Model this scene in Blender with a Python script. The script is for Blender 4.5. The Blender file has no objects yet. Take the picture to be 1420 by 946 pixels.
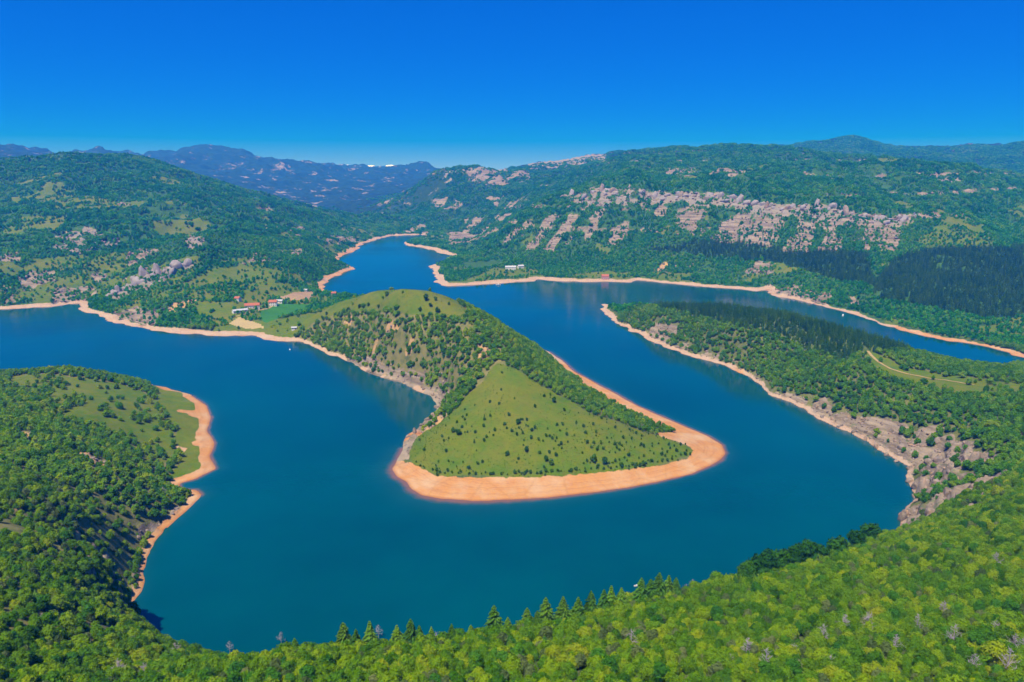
import bpy, math, random
import numpy as np

# ------------------------------------------------------------------ camera, sky, sun, exposure
R = math.radians
SC = bpy.context.scene
COL = SC.collection
CAM_H = 200.0                      # metres above the water
FPX = 1000.0                       # focal length in photo pixels (photo 1420 wide)
PITCH = math.atan(0.233)           # eye level sits at photo row 240
cam = bpy.data.cameras.new("camera")
cam.sensor_width = 36.0
cam.lens = 36.0 * FPX / 1420.0
cam.clip_start = 1.0
cam.clip_end = 90000.0
cam_o = bpy.data.objects.new("camera", cam)
cam_o.location = (0, 0, CAM_H)
cam_o.rotation_euler = (math.pi / 2 - PITCH, 0, 0)
COL.objects.link(cam_o)
SC.camera = cam_o

SUN_EL, SUN_AZ = R(64), R(-148)      # azimuth from +Y (view direction) towards +X
world = bpy.data.worlds.new("World")
SC.world = world
world.use_nodes = True
nt = world.node_tree
for n in list(nt.nodes):
    nt.nodes.remove(n)
w_out = nt.nodes.new("ShaderNodeOutputWorld")
w_bg = nt.nodes.new("ShaderNodeBackground")
w_sky = nt.nodes.new("ShaderNodeTexSky")
w_sky.sky_type = 'NISHITA'
w_sky.sun_disc = False
w_sky.sun_elevation = SUN_EL
w_sky.sun_rotation = SUN_AZ
w_sky.altitude = 3000
w_sky.air_density = 0.6
w_sky.dust_density = 0.0
w_sky.ozone_density = 8.0
w_hsv = nt.nodes.new("ShaderNodeHueSaturation")
w_hsv.inputs['Saturation'].default_value = 2.3
w_hsv.inputs['Hue'].default_value = 0.52
w_hsv.inputs['Value'].default_value = 1.0
w_gam = nt.nodes.new("ShaderNodeGamma")
w_gam.inputs[1].default_value = 0.5
nt.links.new(w_sky.outputs[0], w_gam.inputs[0])
nt.links.new(w_gam.outputs[0], w_hsv.inputs['Color'])
w_tint = nt.nodes.new("ShaderNodeMix")
w_tint.data_type = 'RGBA'
w_tint.blend_type = 'MULTIPLY'
w_tint.inputs[0].default_value = 1.0
w_tint.inputs[7].default_value = (1.0, 1.14, 1.68, 1)
nt.links.new(w_hsv.outputs[0], w_tint.inputs[6])
nt.links.new(w_tint.outputs[2], w_bg.inputs[0])
w_bg.inputs[1].default_value = 0.15
nt.links.new(w_bg.outputs[0], w_out.inputs[0])

sun = bpy.data.lights.new("sun", 'SUN')
sun.energy = 4.4
sun.angle = R(0.53)
sun.color = (1.0, 0.955, 0.87)
sun_o = bpy.data.objects.new("sun", sun)
sun_o.rotation_euler = (math.pi / 2 - SUN_EL, 0, math.pi - SUN_AZ)
COL.objects.link(sun_o)

SC.view_settings.view_transform = 'Standard'
SC.view_settings.look = 'None'
SC.view_settings.exposure = 0.6
SC.view_settings.gamma = 1.0
SC.cycles.use_denoising = True
SC.cycles.max_bounces = 6
SC.cycles.diffuse_bounces = 2
SC.cycles.glossy_bounces = 2
SC.cycles.transmission_bounces = 2
SC.cycles.volume_bounces = 0
SC.cycles.caustics_reflective = False
SC.cycles.caustics_refractive = False

rng = np.random.default_rng(7)
random.seed(7)

# ------------------------------------------------------------------ survey helpers
CP, SP = math.cos(PITCH), math.sin(PITCH)


def ray(u, v):
    x = (np.asarray(u, float) - 710.0) / FPX
    y = (473.0 - np.asarray(v, float)) / FPX
    return x, CP + y * SP, -SP + y * CP


def on_water(u, v):
    """world x, y of the point of the water level seen at photo position u, v"""
    dx, dy, dz = ray(u, v)
    t = CAM_H / (-dz)
    return np.stack([dx * t, dy * t], -1)


def at_depth(u, v, d):
    """world x, y, z of the sight line u, v at the forward distance d"""
    dx, dy, dz = ray(u, v)
    t = np.asarray(d, float) / dy
    return np.stack([dx * t, dy * t, CAM_H + dz * t], -1)


def to_photo(x, y, z):
    zz = z - CAM_H
    cz = y * CP - zz * SP
    cy = y * SP + zz * CP
    cz = np.maximum(cz, 1.0)
    return 710.0 + FPX * x / cz, 473.0 - FPX * cy / cz


def inside(px, py, poly):
    poly = np.asarray(poly, float)
    c = np.zeros(np.shape(px), bool)
    j = len(poly) - 1
    for i in range(len(poly)):
        xi, yi = poly[i]
        xj, yj = poly[j]
        if yi != yj:
            k = ((yi > py) != (yj > py)) & (px < (xj - xi) * (py - yi) / (yj - yi) + xi)
            c ^= k
        j = i
    return c


def sstep(a, b, x):
    t = np.clip((x - a) / (b - a), 0, 1)
    return t * t * (3 - 2 * t)


def _hash(ix, iy, seed):
    n = (ix * 374761393 + iy * 668265263 + seed * 974711) & 0x7fffffff
    n = ((n ^ (n >> 13)) * 1274126177) & 0x7fffffff
    n = ((n ^ (n >> 16)) * 668265263) & 0x7fffffff
    return ((n ^ (n >> 15)) & 0xffff) / 65535.0


def vnoise(x, y, seed=0):
    ix = np.floor(x).astype(np.int64)
    iy = np.floor(y).astype(np.int64)
    fx, fy = x - ix, y - iy
    fx = fx * fx * fx * (fx * (fx * 6 - 15) + 10)
    fy = fy * fy * fy * (fy * (fy * 6 - 15) + 10)
    a = _hash(ix, iy, seed)
    b = _hash(ix + 1, iy, seed)
    c = _hash(ix, iy + 1, seed)
    d = _hash(ix + 1, iy + 1, seed)
    return (a * (1 - fx) + b * fx) * (1 - fy) + (c * (1 - fx) + d * fx) * fy


def fbm(x, y, wl, octv=4, seed=0, gain=0.5):
    s, a, t = 0.0, 1.0, 0.0
    f = 1.0 / wl
    for o in range(octv):
        ca, sa = math.cos(o * 1.1 + .3), math.sin(o * 1.1 + .3)
        s = s + a * vnoise((x * ca - y * sa) * f + 31.7 * o, (x * sa + y * ca) * f - 17.3 * o, seed + o)
        t += a
        a *= gain
        f *= 2.03
    return s / t


def ridged(x, y, wl, octv=4, seed=0):
    s, a, t = 0.0, 1.0, 0.0
    f = 1.0 / wl
    for o in range(octv):
        ca, sa = math.cos(o * 1.3 + .7), math.sin(o * 1.3 + .7)
        n = vnoise((x * ca - y * sa) * f + 11.7 * o, (x * sa + y * ca) * f - 27.3 * o, seed + o)
        s = s + a * (1 - np.abs(2 * n - 1))
        t += a
        a *= 0.5
        f *= 2.1
    return s / t


# ------------------------------------------------------------------ the lake outline (sight lines to the water level)
SHORE_LEFT = [(-420, 424), (-200, 427), (0, 429), (34, 427), (68, 425.6), (110, 420.5), (115, 430.6), (135, 437), (159, 447.6), (203, 456),
              (237, 461), (281, 464.5), (321, 466), (352, 466), (365, 471)]
SHORE_A = [(392, 473), (420, 475), (453, 489), (483, 502), (513, 518), (546, 528), (574, 538), (597, 550), (605, 559), (606, 568),
           (592, 580), (578, 596), (564, 603), (560, 612), (559, 622), (553, 633), (543, 651), (549, 660), (563, 668), (570, 678),
           (583, 686.5), (611, 692), (657, 694.5), (704, 693.5), (760, 690), (815, 684), (871, 676), (918, 667), (960, 656.5), (987, 645),
           (1000, 637), (1005, 628), (1001, 617), (983, 605), (950, 591.5), (918, 577.5), (885, 563.6), (853, 545), (825, 531), (797, 515),
           (778, 498.5), (762, 488)]
SHORE_A_BACK = [(740, 478), (690, 456), (630, 432), (560, 416), (510, 413), (485, 410), (465, 409), (447, 405)]
SHORE_FAR = [(451, 395), (456, 387), (491, 373), (486, 369), (468, 364), (469, 357.6), (498, 344), (501, 339), (528, 330.5), (545, 327),
             (589, 325.5), (588, 329), (556, 337), (569, 341), (600, 346.5), (616, 352), (627, 354), (616, 363), (596, 369.5), (603, 374.5),
             (602, 383), (605, 391), (616, 396.5), (637, 396.5), (664, 395), (704, 392), (738, 390), (748, 387), (772, 390), (806, 391),
             (840, 390.5), (878, 391.5), (884, 389), (915, 391.6), (958, 395.6), (1018, 400.7), (1049, 403.5), (1065, 402), (1069, 408.6),
             (1104, 416.5), (1144, 425.5), (1183, 435), (1207, 444), (1238, 454.7), (1278, 464.6), (1313, 472.5), (1357, 477.6), (1384, 485.5),
             (1420, 496.5), (1560, 530)]
SHORE_B_BACK = [(1550, 538), (1420, 506), (1360, 511), (1310, 509), (1230, 494), (1150, 472), (1080, 456), (1000, 441), (930, 433), (860, 425),
                (836, 420.5)]
SHORE_B = [(832, 423), (837, 431.7), (849, 444), (875, 459), (904, 472.7), (934, 486.6), (963, 495), (989, 501), (1010, 510), (1035, 520),
           (1056, 533), (1069, 548), (1090, 556), (1116, 567), (1137, 579.6), (1158, 592), (1179, 600.7), (1200, 613), (1221, 626),
           (1242, 638.7), (1263, 649), (1259, 662), (1263, 679), (1268, 691.5), (1251, 712.7), (1247, 729.6)]
SHORE_NEAR = [(1215, 765), (1100, 806), (1000, 838), (880, 874), (700, 908), (500, 926), (350, 926), (262, 912), (220, 890), (204, 866)]
SHORE_C = [(185, 839), (189, 827), (197, 805), (202, 780), (212, 756), (231, 733.6), (261, 706.5), (280, 687), (273, 679), (251, 678),
           (249, 671), (271, 664.6), (300, 650), (291, 632.6), (298, 615), (288, 598), (293, 578.5), (285, 561), (266, 549), (236, 539),
           (204, 532)]
SHORE_C_BACK = [(175, 527), (100, 522), (0, 521), (-200, 519), (-420, 512)]
ALL_SHORE = SHORE_LEFT + SHORE_A + SHORE_A_BACK + SHORE_FAR + SHORE_B_BACK + SHORE_B + SHORE_NEAR + SHORE_C + SHORE_C_BACK
LAKE = on_water(*np.array(ALL_SHORE).T)


def shore_dist(x, y, poly=LAKE, closed=True):
    """signed distance to the lake outline: positive on land"""
    d2 = np.full(x.shape, 1e18)
    n = len(poly)
    for i in range(n if closed else n - 1):
        ax, ay = poly[i]
        bx, by = poly[(i + 1) % n]
        ex, ey = bx - ax, by - ay
        L = ex * ex + ey * ey + 1e-9
        t = np.clip(((x - ax) * ex + (y - ay) * ey) / L, 0, 1)
        d2 = np.minimum(d2, (x - ax - t * ex) ** 2 + (y - ay - t * ey) ** 2)
    d = np.sqrt(d2)
    if closed:
        d = np.where(inside(x, y, poly), -d, d)
    return d


# ------------------------------------------------------------------ heights: surveyed points (u, v, forward distance) or (u, v, 'z', height)
PTS_Z = [  # u, v, ground height
    # meadow peninsula
    (690, 508, 45), (660, 475, 54), (640, 445, 64), (575, 402, 74), (600, 405, 74), (540, 408, 70), (500, 416, 55), (460, 428, 38), (420, 446, 17),
    (395, 462, 6), (560, 425, 66), (550, 480, 31), (560, 450, 50), (600, 480, 38), (620, 520, 25), (500, 470, 19), (500, 440, 39), (460, 460, 16),
    (620, 560, 12), (650, 560, 25), (690, 560, 31), (740, 560, 30), (700, 600, 20), (640, 610, 15), (600, 640, 6), (700, 640, 10), (760, 600, 21),
    (820, 600, 20), (820, 640, 9), (900, 620, 10), (940, 620, 6.5), (780, 566, 27), (730, 530, 39), (860, 600, 17), (650, 656, 5.5), (740, 659, 5.5),
    (840, 652, 5.5), (580, 620, 6), (772, 500, 4), (790, 519, 4), (815, 539, 4), (848, 560, 4), (880, 576, 4), (914, 593, 4), (945, 607, 4),
    # wooded promontory on the far side of the bend
    (860, 428, 14), (935, 425, 29), (1000, 424, 38), (1080, 437, 43), (1140, 452, 42), (1190, 470, 41), (1240, 486, 37), (1300, 525, 27),
    (1420, 522, 33), (1420, 560, 44), (1350, 572, 33), (1300, 602, 17), (1200, 582, 9), (1100, 520, 15), (1000, 480, 17), (900, 445, 17),
    (1180, 520, 28), (1100, 480, 28), (1250, 560, 22), (1350, 640, 27), (1300, 645, 12), (1380, 612, 36), (1420, 605, 42), (1300, 690, 24),
    (1340, 668, 26), (1285, 665, 14), (1275, 715, 16), (1550, 560, 45), (1550, 640, 55), (1550, 520, 30), (1150, 560, 8),
    # near hill under the camera
    (400, 960, 90), (710, 960, 93), (1000, 960, 92), (1300, 960, 92), (1550, 960, 92), (270, 925, 70), (400, 912, 76), (550, 905, 76), (690, 888, 76),
    (860, 850, 70), (1000, 815, 64), (1100, 788, 56), (1180, 765, 46), (1225, 748, 32), (1000, 890, 81), (1200, 860, 81), (1200, 800, 66),
    (1420, 860, 86), (1420, 760, 72), (1420, 700, 60), (1420, 650, 48), (1350, 712, 44), (1310, 715, 34), (1280, 738, 30), (1550, 800, 82), (1550, 700, 64),
    # left bank
    (0, 520, 20), (100, 514, 22), (170, 526, 10), (120, 565, 27), (60, 605, 40), (225, 620, 5), (200, 605, 10), (240, 560, 4), (150, 645, 27),
    (0, 705, 60), (100, 705, 42), (200, 700, 13), (0, 805, 76), (100, 805, 52), (150, 785, 36), (0, 960, 96), (150, 960, 80), (100, 885, 68),
    (205, 930, 58), (165, 860, 34), (0, 600, 46), (-150, 600, 50), (-150, 720, 70), (-150, 900, 96), (-150, 530, 25), (60, 540, 25), (245, 930, 64),
]
PTS_D = [  # u, v, forward distance
    # slope under the right-hand cliffs
    (900, 372, 1440), (900, 350, 1530), (900, 320, 1640), (900, 290, 1740), (900, 268, 1800), (900, 240, 2050), (900, 228, 2400), (900, 214, 3000),
    (1000, 385, 1370), (1000, 350, 1480), (1000, 310, 1600), (1000, 285, 1670), (1000, 270, 1720), (1000, 240, 2050), (1000, 228, 2400), (1000, 206, 3000),
    (1100, 400, 1230), (1100, 370, 1300), (1100, 340, 1400), (1100, 310, 1500), (1100, 290, 1560), (1100, 278, 1600), (1100, 240, 1950), (1100, 228, 2300),
    (1100, 208, 3100), (1200, 410, 1085), (1200, 370, 1230), (1200, 330, 1400), (1200, 305, 1480), (1200, 290, 1520), (1200, 262, 1680), (1200, 240, 1880),
    (1200, 225, 2150), (1280, 225, 2100), (1330, 236, 2000), (1380, 258, 1920), (1300, 400, 1080), (1300, 350, 1280), (1300, 300, 1550), (1300, 260, 1800),
    (1420, 450, 960), (1420, 400, 1110), (1420, 350, 1330), (1420, 300, 1640), (1420, 273, 1880), (1600, 480, 980), (1600, 400, 1150), (1600, 300, 1700),
    (800, 375, 1450), (800, 350, 1560), (800, 320, 1680), (800, 290, 1800), (800, 270, 1900), (820, 250, 2100), (760, 288, 1880), (760, 350, 1650),
    (700, 375, 1500), (700, 350, 1720), (700, 325, 1830), (660, 350, 1850), (640, 375, 1550), (640, 365, 1700),
    (1190, 191, 4600), (1120, 203, 4500), (1250, 208, 4500), (1420, 198, 4200), (1320, 208, 4200), (1600, 205, 4200), (1150, 228, 3300), (1420, 250, 3000),
    (1300, 240, 3300), (850, 225, 2800), (860, 216, 3200),
    # hills closing the valley
    (630, 232, 3300), (600, 246, 3250), (570, 270, 3200), (545, 285, 3200), (520, 300, 3150), (700, 236, 3400), (745, 241, 3400), (700, 262, 2950), (650, 300, 2650),
    (600, 318, 2500), (650, 275, 2900), (700, 300, 2500), (740, 280, 2600), (660, 330, 2350), (640, 340, 2200), (780, 240, 3200), (800, 225, 4200),
    (850, 213, 4200), (890, 207, 4200), (760, 226, 4300),
    # left hill
    (0, 405, 1140), (0, 370, 1250), (0, 340, 1400), (0, 300, 1620), (0, 250, 1950), (0, 224, 2250), (80, 209, 2350), (140, 214, 2350), (190, 220, 2380),
    (230, 233, 2330), (300, 261, 2250), (400, 292, 2180), (450, 310, 2200), (505, 326, 2250), (100, 405, 1190), (100, 375, 1290), (100, 330, 1500), (100, 290, 1720),
    (100, 245, 2050), (200, 330, 1500), (200, 290, 1750), (200, 250, 2060), (300, 320, 1600), (300, 290, 1880), (400, 335, 1560), (400, 315, 1800), (450, 350, 1560),
    (450, 372, 1380), (480, 340, 1900), (360, 430, 1010), (400, 430, 1010), (430, 412, 1110), (270, 366, 1250), (210, 384, 1190), (155, 412, 1110), (340, 388, 1190),
    (270, 412, 1060), (200, 425, 1040), (330, 430, 1000), (-200, 370, 1300), (-200, 300, 1650), (-200, 225, 2300), (400, 385, 1230), (400, 360, 1380), (320, 350, 1400),
    (-200, 205, 5200), (0, 193, 5200), (60, 206, 5100), (100, 215, 5000),
    # far range
    (215, 217, 6600), (255, 213, 6700), (300, 209, 6800), (335, 216, 6700), (370, 223, 6700), (425, 228, 6700), (472, 238, 7000), (530, 237, 7200), (580, 231, 7000),
    (612, 240, 7000), (700, 242, 7600), (480, 305, 3450), (440, 298, 3700), (400, 285, 4100), (400, 265, 4900), (350, 255, 5000), (300, 245, 5200), (450, 275, 4500),
    (500, 270, 4700), (550, 255, 5400), (500, 250, 6000), (300, 228, 6000), (250, 235, 5600), (450, 245, 5900), (580, 250, 5500),
    (0, 236, 11000), (400, 240, 11000), (700, 240, 11000), (1000, 237, 11000), (1420, 237, 11000), (-300, 237, 11000), (1700, 237, 11000),
]
TH0, TH1, NTH = R(-52), R(52), 690
LR0, LR1, NLR = math.log(62.0), math.log(9500.0), 940


def survey():
    P, H = [], []
    for i, (u, v) in enumerate(ALL_SHORE):
        P.append(on_water(u, v)); H.append(0.0)
    for u, v, z in PTS_Z:
        dx, dy, dz = ray(u, v)
        t = (CAM_H - z) / (-dz)
        P.append((dx * t, dy * t)); H.append(z)
    for u, v, d in PTS_D:
        x, y, z = at_depth(u, v, d)
        P.append((x, y)); H.append(max(z, 3.0))
    # extra points along the outline so that the ground meets the water all the way round
    for i in range(len(ALL_SHORE) - 1):
        a, b = np.array(ALL_SHORE[i]), np.array(ALL_SHORE[i + 1])
        if np.hypot(*(b - a)) > 26:
            P.append(on_water(*((a + b) / 2))); H.append(0.0)
    for x, y, z in ((0, 70, 100), (-60, 62, 102), (60, 62, 100), (-140, 80, 104), (140, 80, 100)):
        P.append((x, y)); H.append(z)
    P, H = np.array(P, float), np.array(H)
    q = np.stack([np.arctan2(P[:, 0], P[:, 1]), np.log(np.hypot(P[:, 0], P[:, 1]))], 1)
    return q, H


def rbf_grid(nt_, nr_):
    q, H = survey()
    c2 = 0.02 ** 2

    def phi(a, b):
        return np.sqrt(((a[:, None, :] - b[None]) ** 2).sum(-1) + c2)
    n = len(q)
    A = np.zeros((n + 1, n + 1))
    A[:n, :n] = -phi(q, q) + np.eye(n) * -0.0 + np.eye(n) * 0.0008
    A[:n, n] = 1
    A[n, :n] = 1
    w = np.linalg.solve(A, np.append(H, 0.0))
    th = np.linspace(TH0, TH1, nt_)
    lr = np.linspace(LR0, LR1, nr_)
    out = np.zeros((nr_, nt_))
    for j in range(nr_):
        g = np.stack([th, np.full(nt_, lr[j])], 1)
        out[j] = -phi(g, q) @ w[:n] + w[n]
    return out


def upsample(a, nr_, nt_):
    def up(a, n):           # cubic (Catmull-Rom) along axis 0
        m = a.shape[0]
        t = np.linspace(0, m - 1, n)
        i = np.clip(np.floor(t).astype(int), 0, m - 2)
        f = (t - i)[:, None]
        p0, p1 = a[np.clip(i - 1, 0, m - 1)], a[i]
        p2, p3 = a[i + 1], a[np.clip(i + 2, 0, m - 1)]
        return 0.5 * (2 * p1 + (p2 - p0) * f + (2 * p0 - 5 * p1 + 4 * p2 - p3) * f ** 2 + (3 * p1 - p0 - 3 * p2 + p3) * f ** 3)
    return up(up(a, nr_).T, nt_).T


th = np.linspace(TH0, TH1, NTH)
lr = np.linspace(LR0, LR1, NLR)
TT, LL = np.meshgrid(th, lr)
RR = np.exp(LL)
GX, GY = RR * np.sin(TT), RR * np.cos(TT)
BASE = upsample(rbf_grid(230, 334), NLR, NTH)
SD = upsample(shore_dist(*[upsample(g, 500, 345) for g in (GX, GY)]), NLR, NTH)

# ------------------------------------------------------------------ land cover, traced as areas of ground
BEACH_A = on_water(*np.array([(p[0], p[1]) for p in SHORE_A[14:]]).T)
SHORE_L = on_water(*np.array(SHORE_A[3:16]).T)
MEADOW_LOW = [(692, 505), (716, 512), (745, 532), (778, 552), (815, 572), (850, 585), (900, 600), (950, 616), (962, 624), (955, 636), (920, 645), (860, 653),
              (780, 660), (720, 663), (650, 662), (605, 660), (566, 640), (577, 607), (605, 590), (622, 578), (640, 560), (665, 530)]
MEADOW_TOP = [(350, 470), (380, 455), (420, 432), (470, 412), (530, 399), (590, 394), (622, 408), (648, 432), (640, 446), (600, 440), (560, 433), (520, 432), (480, 432),
              (460, 440), (440, 446), (410, 466), (385, 476)]
MEADOW_C = [(5, 522), (60, 518), (140, 528), (190, 540), (215, 560), (240, 600), (236, 640), (205, 640), (180, 610), (140, 592), (90, 580), (55, 555), (20, 540)]
SPIT_C = [(200, 528), (300, 545), (315, 650), (240, 676), (225, 668), (238, 640), (246, 600), (230, 570), (214, 552)]
MEADOW_B = [(1195, 485), (1215, 487), (1250, 508), (1320, 520), (1420, 528), (1420, 546), (1340, 550), (1290, 540), (1240, 525), (1205, 505)]
VILLAGE = [(240, 400), (300, 370), (345, 388), (400, 395), (440, 408), (470, 412), (420, 440), (360, 470), (300, 462), (285, 440)]
GRASS_FAR = [(655, 384), (690, 372), (745, 370), (745, 386), (700, 392), (640, 394)]
GRASS_FAR2 = [(800, 378), (880, 376), (880, 388), (770, 388)]
FIELD_GREEN = [(360, 432), (388, 421), (429, 424), (420, 431), (400, 436), (368, 449), (362, 446)]
FIELD_BROWN = [(387, 413), (405, 406), (432, 404), (436, 408), (425, 416), (396, 417)]
FIELD_TAN = [(316, 450), (330, 440), (358, 450), (366, 456), (340, 457)]
FIELDS = (FIELD_GREEN, FIELD_BROWN, FIELD_TAN)
PINE_B = [(905, 424), (935, 412), (1000, 411), (1080, 424), (1140, 440), (1240, 460), (1252, 488), (1200, 486), (1180, 496), (1140, 490), (1090, 474), (1020, 452), (960, 440)]
PINE_R = [(1210, 400), (1240, 360), (1300, 345), (1420, 345), (1430, 440), (1350, 440), (1280, 425), (1220, 412)]
PINE_R2 = [(900, 350), (960, 335), (1040, 338), (1100, 350), (1200, 352), (1215, 395), (1150, 390), (1105, 370), (1040, 360), (930, 352)]
ROCKS = [  # (area, how much of it is bare, tint: 0 pinkish, 1 pale grey, 2 ochre)
    ([(780, 273), (830, 263), (880, 260), (930, 268), (960, 265), (1000, 268), (1050, 281), (1100, 283), (1150, 282), (1185, 294), (1225, 300), (1262, 297), (1275, 312), (1230, 322),
      (1180, 317), (1120, 303), (1050, 299), (1000, 288), (950, 283), (880, 284), (830, 286), (785, 281)], .85, 1),
    ([(880, 286), (960, 286), (1050, 300), (1150, 308), (1270, 312), (1262, 345), (1240, 362), (1205, 350), (1160, 350), (1100, 352), (1040, 338), (1000, 340), (960, 325), (930, 308)], .62, 0),
    ([(740, 300), (860, 290), (880, 300), (860, 340), (800, 350), (740, 350), (690, 345), (700, 330)], .36, 0),
    ([(915, 235), (985, 231), (1045, 238), (1040, 245), (920, 245)], .6, 0),
    ([(1130, 243), (1250, 240), (1250, 250), (1130, 252)], .3, 0),
    ([(1295, 238), (1325, 236), (1335, 255), (1300, 256)], .55, 1),
    ([(1005, 362), (1070, 364), (1075, 380), (1010, 380)], .5, 0), ([(960, 360), (1000, 360), (1000, 372), (960, 370)], .5, 2),
    ([(1060, 395), (1140, 400), (1210, 420), (1207, 441), (1140, 423), (1070, 408)], .5, 0),
    ([(900, 360), (960, 350), (960, 375), (905, 375)], .3, 2),
    ([(644, 236), (668, 230), (735, 238), (735, 250), (700, 258), (650, 252)], .8, 0),
    ([(730, 226), (780, 219), (842, 212), (840, 224), (790, 232), (735, 236)], .7, 1),
    ([(598, 276), (625, 272), (648, 284), (645, 291), (602, 288)], .65, 0), ([(672, 272), (745, 271), (742, 290), (690, 290)], .65, 0),
    ([(618, 322), (680, 314), (700, 318), (660, 334), (625, 345)], .75, 0), ([(640, 302), (720, 294), (715, 310), (645, 318)], .4, 0),
    ([(538, 312), (590, 310), (596, 325), (540, 326)], .55, 0), ([(614, 240), (632, 236), (628, 252), (612, 256)], .7, 1),
    ([(75, 322), (120, 314), (168, 325), (165, 340), (110, 350), (70, 345)], .62, 1), ([(255, 325), (280, 322), (288, 340), (262, 346)], .6, 1),
    ([(175, 350), (222, 340), (228, 352), (205, 372), (178, 378)], .7, 0), ([(20, 378), (75, 374), (78, 388), (30, 405)], .75, 0), ([(0, 395), (22, 400), (18, 424), (0, 426)], .75, 0),
    ([(75, 400), (115, 394), (150, 404), (120, 420), (70, 424)], .7, 0), ([(125, 380), (178, 376), (172, 388), (130, 392)], .7, 0), ([(0, 345), (28, 345), (28, 362), (0, 366)], .5, 0),
    ([(240, 272), (258, 270), (262, 288), (242, 286)], .5, 1), ([(155, 276), (175, 272), (178, 284), (158, 286)], .5, 1),
    ([(150, 410), (165, 396), (200, 378), (240, 364), (268, 362), (266, 374), (230, 386), (200, 402), (160, 418)], .9, 1),
    ([(222, 432), (250, 414), (272, 410), (268, 420), (240, 434)], .8, 2), ([(155, 430), (200, 425), (225, 436), (215, 452), (165, 446)], .5, 0),
    ([(330, 290), (370, 285), (425, 315), (430, 330), (370, 320)], .42, 0), ([(438, 326), (500, 328), (505, 338), (450, 340)], .6, 0), ([(330, 350), (420, 345), (420, 360), (340, 365)], .25, 0),
    # near shores
    ([(470, 490), (499, 496), (540, 502), (555, 507), (592, 515), (620, 530), (630, 552), (616, 580), (600, 566), (570, 545), (510, 524)], .95, 0),
    ([(545, 610), (585, 578), (605, 566), (618, 580), (602, 594), (582, 606), (572, 634), (548, 650), (540, 650)], .95, 2),
    ([(840, 432), (880, 446), (930, 470), (990, 490), (1035, 508), (1060, 530), (1050, 536), (990, 505), (930, 488), (870, 462), (838, 440)], .6, 0),
    ([(880, 440), (940, 450), (960, 468), (900, 460)], .25, 0),
    ([(1060, 536), (1090, 545), (1135, 550), (1180, 568), (1225, 578), (1290, 592), (1332, 598), (1318, 630), (1275, 660), (1220, 632), (1150, 598), (1080, 562)], 1.0, 0),
    ([(1268, 618), (1310, 612), (1350, 614), (1402, 628), (1392, 655), (1352, 672), (1330, 662), (1290, 655), (1258, 655)], 1.0, 0),
    ([(1252, 656), (1300, 655), (1342, 668), (1318, 698), (1285, 704), (1260, 694)], 1.0, 0), ([(1240, 724), (1262, 698), (1306, 700), (1308, 722), (1250, 740)], 1.0, 0),
    ([(1335, 690), (1365, 688), (1375, 700), (1345, 705)], .7, 0),
    ([(600, 450), (650, 440), (680, 500), (650, 540), (620, 520), (610, 480)], .16, 2), ([(480, 440), (560, 445), (600, 480), (540, 500), (480, 480)], .05, 2),
    ([(100, 765), (140, 760), (165, 790), (150, 806), (110, 795)], .55, 0), ([(85, 745), (110, 745), (112, 775), (90, 770)], .55, 2), ([(8, 690), (40, 695), (40, 715), (15, 715)], .45, 2),
    ([(100, 630), (140, 628), (150, 652), (110, 654)], .5, 2), ([(36, 600), (80, 602), (84, 620), (42, 618)], .45, 2), ([(1330, 570), (1360, 566), (1362, 584), (1334, 582)], .5, 2),
    ([(192, 905), (218, 890), (222, 912), (200, 925)], .5, 2), ([(200, 740), (250, 690), (246, 712), (215, 750), (205, 800), (195, 840), (180, 846), (190, 800)], .55, 0),
    ([(120, 806), (160, 800), (165, 830), (130, 830)], .4, 0),
]
GRAVEL = [(438, 298), (470, 302), (512, 316), (515, 322), (490, 318), (455, 309), (436, 304)]


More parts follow.
